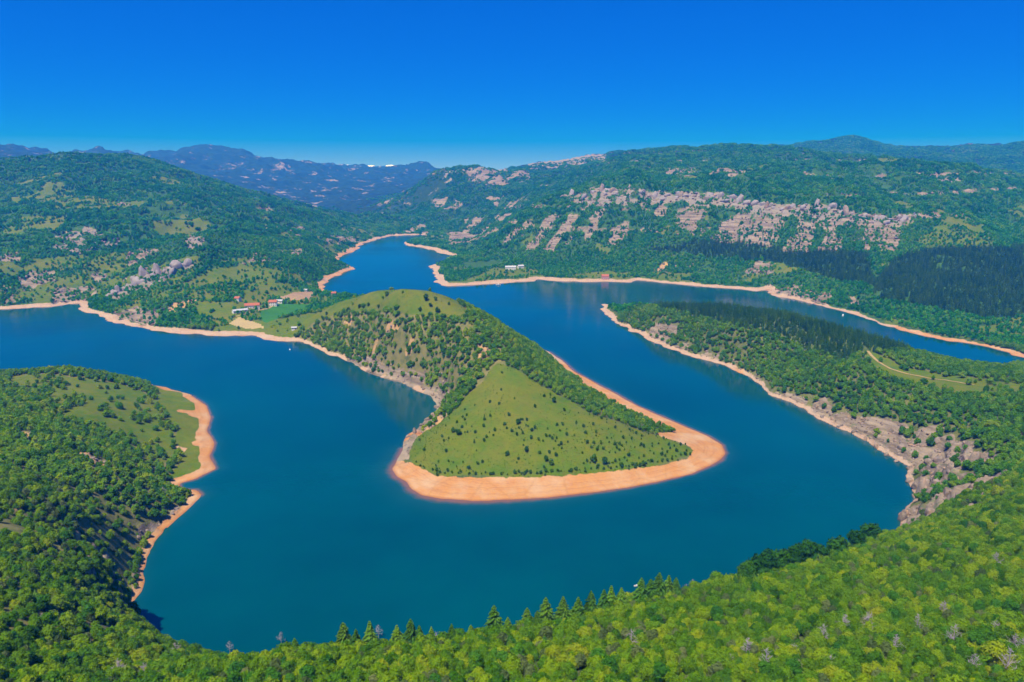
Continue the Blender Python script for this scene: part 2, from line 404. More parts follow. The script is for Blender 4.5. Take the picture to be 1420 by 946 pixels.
def ground_cover(x, y, h, sd):
    """bare sand, rock, meadow, ... 0..1 for any ground point"""
    r = np.hypot(x, y)
    u, v = to_photo(x, y, h)
    s = 1.0 + 0 * r
    ju = u + (fbm(x, y, 26, 3, 91) - .5) * 26 * s * np.clip(700 / r, .25, 1.6)
    jv = v + (fbm(x, y, 26, 3, 97) - .5) * 18 * s * np.clip(700 / r, .25, 1.6)
    near = r < 940
    rock = np.zeros(x.shape)
    tint = np.zeros(x.shape)
    n1 = fbm(x, y, 22, 4, 5)
    n2 = fbm(x * .9 - y * .45, (x * .45 + y * .9) * .13, 30, 4, 15)          # runs down the slope
    n3 = fbm(x, h * 4, 60, 4, 25)                                        # beds
    nf0 = .86 * n2 + .14 * n1
    nf1 = .45 * n1 + .55 * n3
    for poly, amt, tn in ROCKS:
        p = np.array(poly, float)
        cv = p[:, 1].mean()
        near_poly = cv > 436 and not (p[:, 0].mean() < 300 and cv < 460)
        k = inside(ju, jv, p) & (near if near_poly else (r > 940))
        nn = np.where(r > 1000, nf1 if tn == 1 else nf0, n1)
        m = sstep(.62 - .36 * amt, .72 - .36 * amt, nn)
        rock = np.where(k, np.maximum(rock, m), rock)
        tint = np.where(k, tn, tint)
    led = (h + 14 * fbm(x, y, 220, 3, 33)) / 42.0
    led = led - np.floor(led)
    lm = (led > .80) & (fbm(x, y, 120, 4, 34) > .53) & (r > 1350) & (r < 4200) & (u > 560) & (h > 60)
    rock = np.where(lm, np.maximum(rock, .9), rock)
    tint = np.where(lm, 0, tint)
    ld = shore_dist(x, y, SHORE_L, False)
    lk = (ld < 11 * (.35 + 1.1 * fbm(x, y, 30, 3, 47))) & (r < 900) & (u < 640)
    rock = np.where(lk, np.maximum(rock, .95), rock)
    tint = np.where(lk, 0, tint)
    sand_h = np.where(r < 900, 2.0, np.where(r < 1300, 3.2, 5.0))
    bd = shore_dist(x, y, BEACH_A, False)
    sand_w = np.where(r < 900, 5, np.where((u > 826) & (v > 414) & (r < 1200), 7.0, np.where(r < 1300, 11.0, 14.0))) * (.5 + 1.0 * fbm(x, y, 60, 2, 44))
    sand = ((h < sand_h) & (sd < sand_w)).astype(float)
    in_a = (u > 530) & (v > 484) & (u < 1012) & near & (sd > -5)
    low = inside(u, v, MEADOW_LOW) & near
    on_a = in_a & (bd < 46) & ~low & (h < 8.0 + 2.0 * fbm(x, y, 25, 2, 3))
    sand = np.where(on_a & (v > 600) & ~((u < 578) & (v < 642)), 1.0, sand)
    on_r = in_a & ~low & (bd < 22) & (h < 4.6) & (v <= 625) & (u > 700)
    sand = np.where(on_r, 1.0, sand)
    spit = inside(ju, jv, SPIT_C) & near
    sp = fbm(x, y, 20, 3, 61)
    sand = np.where(spit & ((sd < 4 + 9 * sp) | (sp > .68)), 1.0, sand)
    mead = np.zeros(x.shape)
    for poly in (MEADOW_LOW, MEADOW_TOP, MEADOW_C, MEADOW_B):
        mead = np.where(inside(ju * .5 + u * .5, jv * .5 + v * .5, poly) & (near | (r < 1000)), 1.0, mead)
    mead = np.where(spit & (sand < .5), 1.0, mead)
    nm = fbm(x, y, 70, 3, 71)
    mead = np.where(inside(ju, jv, VILLAGE) & (r > 880) & (nm > .40), 1.0, mead)
    for poly in (GRASS_FAR, GRASS_FAR2):
        mead = np.where(inside(ju, jv, poly) & (r > 1200), 1.0, mead)
    clr = fbm(x, y, 130, 4, 73)
    pine_r = inside(ju, jv, PINE_R) | inside(ju, jv, PINE_R2)
    clear = ~pine_r & (r > 980) & (r < 2400) & (clr > np.where((u < 520) & (v > 300), .60, .67)) & (rock < .3)
    mead = np.where(clear, 1.0, mead)
    field = np.zeros(x.shape, int)
    for i, poly in enumerate(FIELDS):
        field = np.where(inside(u, v, poly) & (r > 900), i + 1, field)
    grav = inside(ju, jv, GRAVEL) & (r > 2600)
    orange = np.where((r < 760) & (sd < 60), 1.0, .25)
    orange = np.where((r > 600) & (u > 1240), .85, orange)
    orange = np.where((u < 640) & (v < 600) & (u > 360), .25, orange)
    orange = np.where((u > 1030) & (v > 500), .2, orange)
    orange = np.where((u < 500) & (u > 420) & (v < 412), .8, orange)
    dry = np.where((u > 380) & (u < 700) & (v > 415) & (v < 600) & (r < 960), .9, np.where((u < 330) & (r < 760), .75, np.where((u > 820) & (r > 400) & (r < 1000), .4, .04)))
    sand = np.where(lk & (fbm(x, y, 14, 3, 48) > .42), 0, sand)
    rock = np.where(sand > .5, rock * .4, rock)
    rock = np.where(mead > .5, rock * .1, rock)
    rock = np.where(field > 0, 0, rock)
    pine = np.zeros(x.shape)
    for poly, c in ((PINE_B, near | (r < 1150)), (PINE_R, r > 900), (PINE_R2, r > 900)):
        pine = np.where(inside(ju, jv, poly) & c, 1.0, pine)
    dry = np.where(pine > .5, 0, dry)
    return dict(u=u, v=v, r=r, sand=sand, rock=rock, mead=mead, field=field, grav=grav, orange=orange, pine=pine, tint=tint, spit=spit, low=low, dry=dry)


def build_heights():
    x, y, r, sd = GX, GY, RR, SD
    jag = (fbm(x, y, 18, 3, 201) - .5) * 7 * np.clip(r / 500, .6, 6)
    u0, v0 = to_photo(x, y, np.zeros_like(x))
    smooth = (r < 640) & (v0 > 560) & (u0 > 520) & (u0 < 1020)
    smooth |= (r < 900) & (u0 > 745) & (u0 < 1020) & (v0 > 480) & (v0 < 640) & (u0 < 745 + 2.0 * (v0 - 470))
    smooth |= (r < 700) & (u0 > 230) & (u0 < 330) & (v0 > 530)
    sdj = sd + np.where(smooth, .25, 1.0) * jag * np.exp(-np.abs(sd) / 60)
    land = sdj > 0
    w = np.clip(.035 * r, 10, 60)
    t = sstep(0, 1, sdj / w)
    slope = np.where(smooth, .16, np.where((u0 > 1040) & (v0 > 500) & (r < 800), .9, np.where(r < 900, .42, .28)))
    h = (1 - t) * slope * np.maximum(sdj, 0) + t * np.maximum(BASE, 1.5)
    # folds, gullies and roughness
    g = sstep(10, 90, sdj)
    h = h + g * (fbm(x, y, 60, 4, 11) - .5) * np.where(r < 900, 2.6, 8.0)
    gf = sstep(20, 260, sdj) * sstep(820, 1300, r)
    h = h + gf * ((ridged(x * .9 - y * .45, (x * .45 + y * .9) * .5, 150, 4, 21) - .64) * 54 + (fbm(x, y, 420, 3, 31) - .5) * 18)
    gm = sstep(5500, 6400, r)
    h = h + gm * ((ridged(x + .3 * y, y * .7, 620, 6, 41) - .64) * 200)
    h = h + sstep(2600, 3300, r) * 0
    cov = ground_cover(x, y, h, sdj)
    rk = cov['rock']
    step = np.where(r < 900, 8.0, 18.0)
    s = (h + (fbm(x, y, 50, 3, 77) - .5) * step * 2.2) / step
    f = s - np.floor(s)
    terr = step * (np.floor(s) + sstep(.45, .95, f)) - (s * step - h)
    h = h + rk * .85 * (terr - h) * sstep(1, 8, sdj)
    h = h + rk * (ridged(x, y, 9, 3, 87) - .5) * np.where(r < 900, 4.6, 8.0) * sstep(0, 6, sdj)
    h = h + (1 - cov['sand']) * (fbm(x, y, 9, 2, 83) - .5) * .9 * sstep(2, 12, sdj)
    h = np.where(land, np.maximum(h, .02), -np.minimum(.22 * -sdj, 14))
    return h, sdj


HH, SDJ = build_heights()


def height(x, y):
    t = (np.arctan2(x, y) - TH0) / (TH1 - TH0) * (NTH - 1)
    l = (np.log(np.hypot(x, y)) - LR0) / (LR1 - LR0) * (NLR - 1)
    i = np.clip(np.floor(l).astype(int), 0, NLR - 2)
    j = np.clip(np.floor(t).astype(int), 0, NTH - 2)
    a, b = np.clip(l - i, 0, 1), np.clip(t - j, 0, 1)

    def g(F):
        return (F[i, j] * (1 - b) + F[i, j + 1] * b) * (1 - a) + (F[i + 1, j] * (1 - b) + F[i + 1, j + 1] * b) * a
    return g(HH), g(SDJ)


def hit(u, v, lo=70.0, hi=9000.0):
    """ground point on the sight line through u, v"""
    dx, dy, dz = ray(u, v)
    t = np.exp(np.linspace(math.log(lo), math.log(hi), 6000))
    x, y, z = dx * t, dy * t, CAM_H + dz * t
    g, _ = height(x, y)
    k = np.nonzero(z <= np.maximum(g, 0))[0]
    i = k[0] if len(k) else len(t) - 1
    return float(x[i]), float(y[i]), float(max(g[i], 0))


# ------------------------------------------------------------------ material helpers
class N:
    def __init__(self, name):
        self.m = bpy.data.materials.new(name)
        self.m.use_nodes = True
        self.t = self.m.node_tree
        self.t.nodes.clear()
        self.out = self.t.nodes.new("ShaderNodeOutputMaterial")

    def n(self, typ, **kw):
        o = self.t.nodes.new("ShaderNode" + typ)
        for k, v in kw.items():
            if k in o.inputs:
                o.inputs[k].default_value = v
            else:
                setattr(o, k, v)
        return o

    def l(self, a, b):
        self.t.links.new(a, b)

    def mix(self, f, a, b, mode='MIX'):
        o = self.t.nodes.new("ShaderNodeMix")
        o.data_type = 'RGBA'
        o.blend_type = mode
        for sock, val in ((o.inputs[0], f), (o.inputs[6], a), (o.inputs[7], b)):
            if hasattr(val, 'is_output'):
                self.l(val, sock)
            elif isinstance(val, (tuple, list)):
                sock.default_value = (*val, 1) if len(val) == 3 else val
            else:
                sock.default_value = val
        return o.outputs[2]

    def ramp(self, fac, stops):
        o = self.t.nodes.new("ShaderNodeValToRGB")
        e = o.color_ramp.elements
        while len(e) < len(stops):
            e.new(.5)
        for k, (p, c) in zip(e, stops):
            k.position = p
            k.color = (*c, 1) if not isinstance(c, (int, float)) else (c, c, c, 1)
        self.l(fac, o.inputs[0])
        return o.outputs[0]

    def noise(self, scale, detail=4.0, rough=.55, vec=None):
        o = self.n("TexNoise")
        o.inputs['Scale'].default_value = scale
        o.inputs['Detail'].default_value = detail
        o.inputs['Roughness'].default_value = rough
        if vec is not None:
            self.l(vec, o.inputs['Vector'])
        return o.outputs['Fac']

    def math(self, op, a, b=0.0):
        o = self.t.nodes.new("ShaderNodeMath")
        o.operation = op
        for s, val in ((o.inputs[0], a), (o.inputs[1], b)):
            if hasattr(val, 'is_output'):
                self.l(val, s)
            else:
                s.default_value = val
        return o.outputs[0]

    def bsdf(self, col, rough=.8, spec=.3, normal=None):
        b = self.n("BsdfPrincipled")
        b.inputs['Roughness'].default_value = rough
        b.inputs['Specular IOR Level'].default_value = spec
        if hasattr(col, 'is_output'):
            self.l(col, b.inputs['Base Color'])
        else:
            b.inputs['Base Color'].default_value = (*col, 1)
        if normal is not None:
            self.l(normal, b.inputs['Normal'])
        self.l(b.outputs[0], self.out.inputs[0])
        return b

    def bump(self, h, strength, dist):
        o = self.n("Bump")
        o.inputs['Strength'].default_value = strength
        o.inputs['Distance'].default_value = dist
        self.l(h, o.inputs['Height'])
        return o.outputs[0]


def plain(name, col, rough=.7, var=.15, scale=1.0, spec=.3):
    m = N(name)
    g = m.n("NewGeometry")
    f = m.noise(scale, 4, .6, g.outputs['Position'])
    c = m.mix(f, tuple(c * (1 - var) for c in col), tuple(min(1, c * (1 + var)) for c in col))
    m.bsdf(c, rough, spec)
    return m.m


def ground_material():
    m = N("ground")
    pos = m.n("NewGeometry").outputs['Position']
    a = m.n("Attribute", attribute_name="cover").outputs
    sa = m.n("SeparateColor")
    m.l(a['Color'], sa.inputs[0])
    sand, rock, mead = sa.outputs
    orange = a['Alpha']
    b = m.n("Attribute", attribute_name="cover_more").outputs
    sb = m.n("SeparateColor")
    m.l(b['Color'], sb.inputs[0])
    ochre, pale, far = sb.outputs
    hill = m.n("Attribute", attribute_name="hill").outputs['Fac']
    fine = m.noise(.9, 5, .65, pos)
    mid = m.noise(.11, 5, .6, pos)
    big = m.noise(.022, 4, .55, pos)
    # woodland floor: leaf litter, grass, some bare soil
    floor = m.mix(m.ramp(mid, [(.35, 0), (.62, 1)]), (.035, .075, .012), (.085, .12, .03))
    floor = m.mix(m.ramp(fine, [(.52, 0), (.74, .7)]), floor, (.24, .17, .085))
    floor = m.mix(m.math('MULTIPLY', b['Alpha'], m.ramp(mid, [(.3, .25), (.55, 1)])), floor, m.mix(fine, (.14, .15, .03), (.26, .19, .08)))
    hillf = m.mix(m.ramp(mid, [(.35, 0), (.65, 1)]), (.016, .075, .008), (.04, .12, .012))
    floor = m.mix(hill, floor, hillf)
    # distant woods seen as one cover
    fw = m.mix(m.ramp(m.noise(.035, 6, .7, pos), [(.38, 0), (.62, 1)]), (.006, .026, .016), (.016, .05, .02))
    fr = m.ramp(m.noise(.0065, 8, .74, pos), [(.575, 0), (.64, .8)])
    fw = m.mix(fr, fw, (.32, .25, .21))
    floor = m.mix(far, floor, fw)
    grass = m.mix(m.ramp(mid, [(.3, 0), (.7, 1)]), (.052, .125, .001), (.118, .148, .003))
    grass = m.mix(m.ramp(big, [(.45, 0), (.68, .6)]), grass, (.165, .15, .012))
    grass = m.mix(m.ramp(fine, [(.5, 0), (.8, .45)]), grass, (.055, .11, .006))
    grass = m.mix(m.ramp(m.noise(.28, 6, .75, pos), [(.5, 0), (.72, .6)]), grass, (.13, .095, .02))
    # rock with beds, lichen and ochre stains
    mp = m.n("Mapping")
    mp.inputs['Scale'].default_value = (.02, .02, .42)
    m.l(pos, mp.inputs[0])
    bed = m.noise(1.0, 5, .65, mp.outputs[0])
    rk = m.mix(m.ramp(bed, [(.36, 0), (.6, 1)]), (.12, .09, .062), (.31, .24, .165))
    rk = m.mix(m.math('MULTIPLY', pale, .8), rk, m.mix(bed, (.12, .105, .085), (.37, .315, .24)))
    rk = m.mix(m.math('MULTIPLY', ochre, .8), rk, m.mix(fine, (.36, .20, .08), (.60, .36, .13)))
    rk = m.mix(m.ramp(fine, [(.58, 0), (.68, .55)]), rk, (.15, .13, .12))
    rk = m.mix(m.ramp(mid, [(.58, 0), (.66, .6)]), rk, (.10, .14, .045))
    sd_p = m.mix(mid, (.34, .26, .19), (.47, .37, .28))
    sd_o = m.mix(mid, (.43, .18, .052), (.50, .255, .095))
    sd = m.mix(orange, sd_p, sd_o)
    # old water lines: thin beds that follow the height
    sep = m.n("SeparateXYZ")
    m.l(pos, sep.inputs[0])
    zz = m.math('ADD', sep.outputs[2], m.math('MULTIPLY', mid, 1.6))
    band = m.n("TexNoise", noise_dimensions='1D')
    band.inputs['Scale'].default_value = 2.2
    band.inputs['Detail'].default_value = 3
    m.l(zz, band.inputs['W'])
    sd = m.mix(m.ramp(band.outputs['Fac'], [(.5, 0), (.6, .5)]), sd, (.33, .15, .055))
    sd = m.mix(m.ramp(m.noise(.035, 5, .65, pos), [(.45, 0), (.68, .7)]), sd, m.mix(orange, (.40, .31, .23), (.50, .36, .22)))
    gul = m.n("TexVoronoi", feature='DISTANCE_TO_EDGE')
    gul.inputs['Scale'].default_value = .045
    m.l(m.mix(.25, pos, m.n("TexNoise", Scale=.08).outputs['Color'], 'ADD'), gul.inputs['Vector'])
    sd = m.mix(m.ramp(gul.outputs['Distance'], [(0, .22), (.05, 0)]), sd, (.26, .13, .05))
    wet = m.ramp(sep.outputs[2], [(0, 1), (.45, 0)])
    sd = m.mix(m.math('MULTIPLY', wet, .6), sd, (.23, .075, .028))
    sd = m.mix(m.ramp(fine, [(.62, 0), (.8, .4)]), sd, (.30, .20, .11))

    def edge(mask, w=.5):
        return m.ramp(m.math('ADD', mask, m.math('MULTIPLY', m.math('SUBTRACT', m.noise(.22, 5, .75, pos), .5), w)), [(.42, 0), (.58, 1)])
    c = m.mix(edge(mead, .9), floor, grass)
    rbrk = m.math('MULTIPLY', m.math('SUBTRACT', m.noise(.05, 6, .75, pos), .5), 1.5)
    c = m.mix(m.ramp(m.math('ADD', rock, rbrk), [(.45, 0), (.6, 1)]), c, rk)
    c = m.mix(edge(sand, .75), c, sd)
    hgt = m.math('ADD', m.math('MULTIPLY', fine, m.math('ADD', m.math('MULTIPLY', rock, 1.4), .25)), m.math('MULTIPLY', mid, 2.0))
    m.bsdf(c, .92, .15, m.bump(hgt, .6, 1.0))
    return m.m


def field_material(name, c1, c2):
    m = N(name)
    pos = m.n("NewGeometry").outputs['Position']
    w = m.n("TexWave")
    w.inputs['Scale'].default_value = .22
    w.inputs['Distortion'].default_value = 1.5
    m.l(pos, w.inputs[0])
    f = m.math('ADD', m.math('MULTIPLY', w.outputs['Fac'], .35), m.math('MULTIPLY', m.noise(.05, 5, .6, pos), .75))
    m.bsdf(m.ramp(f, [(.25, c1), (.8, c2)]), .9, .15)
    return m.m


def water_material():
    m = N("lake_water")
    pos = m.n("NewGeometry").outputs['Position']
    at = m.n("Attribute", attribute_name="shallow").outputs['Fac']
    patch = m.noise(.006, 4, .6, pos)
    deep = m.mix(m.ramp(patch, [(.35, 0), (.7, 1)]), (.0, .047, .060), (.0, .068, .080))
    k = m.math('ADD', at, m.math('MULTIPLY', m.math('SUBTRACT', m.noise(.09, 3, .6, pos), .5), m.math('MULTIPLY', at, .7)))
    c = m.mix(m.ramp(k, [(.02, 0), (.35, .22), (.75, .7)]), deep, m.mix(m.ramp(k, [(.45, 0), (.85, 1)]), (.018, .085, .085), (.24, .10, .05)))
    mp = m.n("Mapping")
    mp.inputs['Scale'].default_value = (.5, .8, 1)
    m.l(pos, mp.inputs[0])
    wv = m.math('ADD', m.noise(.55, 4, .6, mp.outputs[0]), m.math('MULTIPLY', m.noise(.05, 3, .5, mp.outputs[0]), 2.0))
    gust = m.ramp(m.noise(.0042, 3, .55, pos), [(.36, .04), (.68, .22)])
    b = m.bsdf(c, .1, .5, m.bump(wv, .12, .5))
    m.l(gust, b.inputs['Roughness'])
    b.inputs['IOR'].default_value = 1.38
    return m.m


def leaf_material(name, stops, trans=.48, dark=0):
    m = N(name)
    oi = m.n("ObjectInfo")
    g = m.n("NewGeometry")
    f = m.math('ADD', m.math('MULTIPLY', oi.outputs['Random'], .72), m.math('ADD', m.math('MULTIPLY', m.noise(.8, 3, .6, g.outputs['Position']), .34), m.math('MULTIPLY', m.math('SUBTRACT', m.noise(3.2, 2, .6, g.outputs['Position']), .5), .7)))
    f = m.math('ADD', f, m.math('MULTIPLY', m.math('SUBTRACT', m.noise(.03 if 'hill' not in name else .008, 3, .5, g.outputs['Position']), .5), .9))
    c = m.ramp(f, stops)
    b = m.bsdf(c, .7, .06)
    t = m.n("BsdfTranslucent")
    m.l(m.mix(.5, c, (.05, .26, .006) if 'hill' in name or 'pine' in name else (.16, .30, .004), 'MIX'), t.inputs[0])
    mx = m.n("MixShader")
    mx.inputs[0].default_value = trans
    m.l(b.outputs[0], mx.inputs[1])
    m.l(t.outputs[0], mx.inputs[2])
    m.l(mx.outputs[0], m.out.inputs[0])
    return m.m


M_GROUND = ground_material()
M_WATER = water_material()
M_FIELDS = [field_material("green_crop", (.022, .115, .012), (.04, .165, .018)), field_material("ploughed_soil", (.25, .155, .085), (.36, .24, .13)),
            field_material("stubble", (.34, .25, .10), (.42, .32, .15))]
L_YELLOW = leaf_material("leaves_yellow_green", [(.1, (.09, .22, .004)), (.45, (.20, .36, .005)), (.75, (.31, .45, .007)), (1, (.42, .46, .014))])
L_MID = leaf_material("leaves_fresh_green", [(.1, (.055, .17, .005)), (.45, (.12, .29, .006)), (.8, (.20, .37, .008)), (1, (.29, .40, .014))])
L_OLIVE = leaf_material("leaves_grey_olive", [(.1, (.07, .12, .03)), (.5, (.13, .19, .05)), (1, (.22, .26, .08))], .35)
L_DARK = leaf_material("leaves_dark_green", [(.1, (.035, .14, .010)), (.5, (.065, .22, .012)), (1, (.11, .29, .014))], .4)
L_MIX = leaf_material("leaves_mixed_green", [(.08, (.04, .16, .010)), (.4, (.095, .28, .009)), (.7, (.17, .37, .010)), (1, (.28, .43, .016))])
L_FAR = leaf_material("leaves_hillside", [(.05, (.008, .13, .012)), (.45, (.035, .27, .012)), (.75, (.10, .38, .012)), (1, (.24, .44, .02))], .45)
L_SHRUB = leaf_material("leaves_shrub", [(.1, (.022, .085, .010)), (.5, (.05, .14, .011)), (1, (.10, .20, .015))], .3)
L_PINE = leaf_material("pine_needles", [(.1, (.032, .13, .024)), (.5, (.07, .205, .028)), (1, (.14, .28, .032))], .4)
L_BROW = leaf_material("leaves_deep_green", [(.1, (.018, .085, .008)), (.5, (.036, .135, .009)), (1, (.07, .19, .01))], .35)
L_SPRUCE = leaf_material("spruce_needles", [(.1, (.05, .16, .018)), (.5, (.11, .26, .02)), (1, (.21, .36, .026))], .35)
M_BARK = plain("bark", (.10, .075, .055), .9, .35, 3)
M_DEAD = plain("dead_wood", (.36, .30, .32), .9, .25, 3)
M_ROCK = plain("rock", (.42, .34, .29), .95, .4, .6)


def rock_material():
    m = N("outcrop_rock")
    pos = m.n("NewGeometry").outputs['Position']
    oi = m.n("ObjectInfo")
    a = m.noise(.5, 6, .7, pos)
    c = m.mix(m.ramp(a, [(.35, 0), (.65, 1)]), (.10, .078, .06), (.28, .215, .155))
    c = m.mix(m.ramp(m.noise(.16, 4, .6, pos), [(.5, 0), (.7, .8)]), c, (.46, .27, .15))
    c = m.mix(m.math('MULTIPLY', oi.outputs['Random'], .45), c, (.33, .27, .23))
    m.bsdf(c, .95, .15, m.bump(m.noise(1.2, 5, .7, pos), .8, .5))
    return m.m


M_OUTCROP = rock_material()
M_CRAG = plain("crag_rock", (.27, .23, .22), .95, .55, .2)


# ------------------------------------------------------------------ object helpers
def mesh_obj(name, verts, faces, mat, parent=None, smooth=False, link=True):
    me = bpy.data.meshes.new(name)
    verts = np.asarray(verts, np.float32)
    if isinstance(faces, np.ndarray):
        k = faces.shape[1]
        me.vertices.add(len(verts))
        me.vertices.foreach_set('co', verts.ravel())
        me.loops.add(faces.size)
        me.loops.foreach_set('vertex_index', faces.astype(np.int32).ravel())
        me.polygons.add(len(faces))
        me.polygons.foreach_set('loop_start', np.arange(0, faces.size, k, dtype=np.int32))
        me.update(calc_edges=True)
    else:
        me.from_pydata([tuple(map(float, p)) for p in verts], [], [tuple(f) for f in faces])
        me.update()
    if smooth:
        me.polygons.foreach_set('use_smooth', np.ones(len(me.polygons), bool))
    for mt in (mat if isinstance(mat, (list, tuple)) else [mat]):
        me.materials.append(mt)
    o = bpy.data.objects.new(name, me)
    if parent is not None:
        o.parent = parent
    if link:
        COL.objects.link(o)
    return o


def tag(o, label=None, cat=None, group=None, kind=None):
    for k, v in (('label', label), ('category', cat), ('group', group), ('kind', kind)):
        if v:
            o[k] = v
    return o


def empty(name, loc, rz=0.0):
    o = bpy.data.objects.new(name, None)
    o.location = loc
    o.rotation_euler = (0, 0, rz)
    COL.objects.link(o)
    return o


# ------------------------------------------------------------------ the ground, split where the land cover or the land mass changes
COV = ground_cover(GX, GY, HH, SDJ)


def soften(a, n=2):
    for _ in range(n):
        p = np.pad(a, 1, mode='edge')
        a = (p[:-2, 1:-1] + p[2:, 1:-1] + p[1:-1, :-2] + p[1:-1, 2:] + 2 * p[1:-1, 1:-1]) / 6
    return a


for _k in ('sand', 'mead', 'orange', 'dry'):
    COV[_k] = soften(COV[_k], 2)
COV['rock'] = soften(COV['rock'], 1)
NRM = None


def build_ground():
    n = NLR * NTH
    V = np.stack([GX, GY, HH], -1).reshape(-1, 3)
    idx = np.arange(n).reshape(NLR, NTH)
    F = np.stack([idx[:-1, :-1], idx[:-1, 1:], idx[1:, 1:], idx[1:, :-1]], -1).reshape(-1, 4)
    e1 = V[F[:, 2]] - V[F[:, 0]]
    e2 = V[F[:, 3]] - V[F[:, 1]]
    fn = np.cross(e1, e2)
    fn /= np.linalg.norm(fn, axis=1, keepdims=True) + 1e-9
    if fn[:, 2].mean() < 0:
        F = F[:, ::-1]
        fn = -fn
    vn = np.zeros_like(V)
    for k in range(4):
        for c in range(3):
            vn[:, c] += np.bincount(F[:, k], fn[:, c], minlength=n)
    vn /= np.linalg.norm(vn, axis=1, keepdims=True) + 1e-9

    def fc(a):
        return a.reshape(-1)[F].mean(1)
    hx, hy, hz, sd = fc(GX), fc(GY), fc(HH), fc(SDJ)
    r = np.hypot(hx, hy)
    u, v = to_photo(hx, hy, hz)
    sand = fc(COV['sand'])
    field = COV['field'].reshape(-1)[F[:, 0]]
    pa = on_water(*np.array([(352, 466), (365, 471)] + SHORE_A + SHORE_A_BACK + [(430, 408)]).T)
    pb = on_water(*np.array(SHORE_B_BACK + SHORE_B[:-6] + [(1330, 640), (1560, 620)]).T)
    cls = np.full(len(F), 0)                                   # hillside
    th_ = np.arctan2(hx, hy)
    cls[:] = np.where(u < 470, 1, 2)
    cls[(u < 640) & (r > 2450)] = 3
    cls[r > 2700] = 3
    cls[(r < 560) & (u > 420)] = 4
    cls[(r < 760) & (u < 420)] = 5
    cls[inside(hx, hy, pb) & (r > 380)] = 6
    cls[inside(hx, hy, pa)] = 7
    cls[sand > .5] = 8
    cls[field > 0] = 9
    cls[field > 1] = 10
    cls[field > 2] = 11
    cls[(hz < -.05)] = 12
    cls[r > 4000] = 3
    names = {1: 'west_hillside', 2: 'cliff_hillside', 3: 'distant_mountains', 4: 'foreground_slope', 5: 'west_bank', 6: 'wooded_promontory', 7: 'meadow_peninsula',
             8: 'sandy_shore', 9: 'crop_field', 10: 'ploughed_field', 11: 'stubble_field', 12: 'lakebed'}
    labels = {1: 'wooded hillside with rocky ledges rising behind the left arm of the lake', 2: 'broad hillside with pale cliff bands beyond the right arm of the lake',
              3: 'blue hazy mountain ranges along the skyline', 4: 'densely wooded slope falling away below the viewer', 5: 'wooded bank with small meadows at the left edge',
              6: 'low promontory with pine wood between the lake and the right inlet', 7: 'grassy hill peninsula inside the lake bend', 8: 'bare orange and beige sand rim along the waterline',
              9: 'bright green crop field beside the farm', 10: 'brown ploughed field behind the farm', 11: 'tan stubble field below the farm', 12: 'lake bottom under the water'}
    c1 = np.stack([COV['sand'], COV['rock'], COV['mead'], COV['orange']], -1).reshape(-1, 4).astype(np.float32)
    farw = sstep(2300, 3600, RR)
    gr = COV['grav'].astype(float)
    c1[:, 0] = np.maximum(c1[:, 0], gr.reshape(-1))
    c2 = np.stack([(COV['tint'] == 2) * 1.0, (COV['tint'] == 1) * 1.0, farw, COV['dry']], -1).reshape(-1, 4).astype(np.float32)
    for k, nm in names.items():
        f = F[cls == k]
        if not len(f):
            continue
        used, inv = np.unique(f, return_inverse=True)
        mat = M_FIELDS[k - 9] if k in (9, 10, 11) else M_GROUND
        o = mesh_obj(nm, V[used], inv.reshape(-1, 4), mat, smooth=True)
        me = o.data
        for an, arr in (('cover', c1), ('cover_more', c2)):
            at = me.attributes.new(an, 'FLOAT_COLOR', 'POINT')
            at.data.foreach_set('color', arr[used].ravel())
        at = me.attributes.new('hill', 'FLOAT', 'POINT')
        at.data.foreach_set('value', sstep(960, 1150, np.hypot(V[used, 0], V[used, 1])).astype(np.float32) * .85)
        me.normals_split_custom_set_from_vertices(vn[used].astype(np.float32))
        tag(o, labels[k], None, None, 'structure')
    # water sheet
    wet = fc(SDJ) < 12
    f = F[wet & (r < 4200)]
    used, inv = np.unique(f, return_inverse=True)
    W = V[used].copy()
    W[:, 2] = 0
    o = mesh_obj('lake_water', W, inv.reshape(-1, 4), M_WATER, smooth=True)
    tag(o, 'calm blue green lake winding between the hills', None, None, 'structure')
    wx, wy = W[:, 0], W[:, 1]
    d = -SDJ.reshape(-1)[used]
    bd = shore_dist(wx, wy, BEACH_A, False)
    uu, vv = to_photo(wx, wy, 0 * wx)
    bc = shore_dist(wx, wy, on_water(*np.array(SHORE_C[7:19]).T), False)
    bn = shore_dist(wx, wy, on_water(*np.array([(240, 725), (262, 706), (281, 688)]).T), False)
    wide = 3 + 5 * sstep(560, 700, vv) * np.exp(-((uu - 620) / 160) ** 2) + 2 * fbm(wx, wy, 40, 3, 8)
    sh = np.exp(-np.maximum(bd, 0) / wide)
    sh = np.maximum(sh, .95 * np.exp(-np.maximum(bc, 0) / 3.5))
    sh = np.maximum(sh, .5 * np.exp(-np.maximum(bn, 0) / 4))
    sh = np.maximum(sh, .35 * np.exp(-np.maximum(d, 0) / 3.0))
    at = o.data.attributes.new('shallow', 'FLOAT', 'POINT')
    at.data.foreach_set('value', sh.astype(np.float32))
    return vn.reshape(NLR, NTH, 3)


NRM = build_ground()


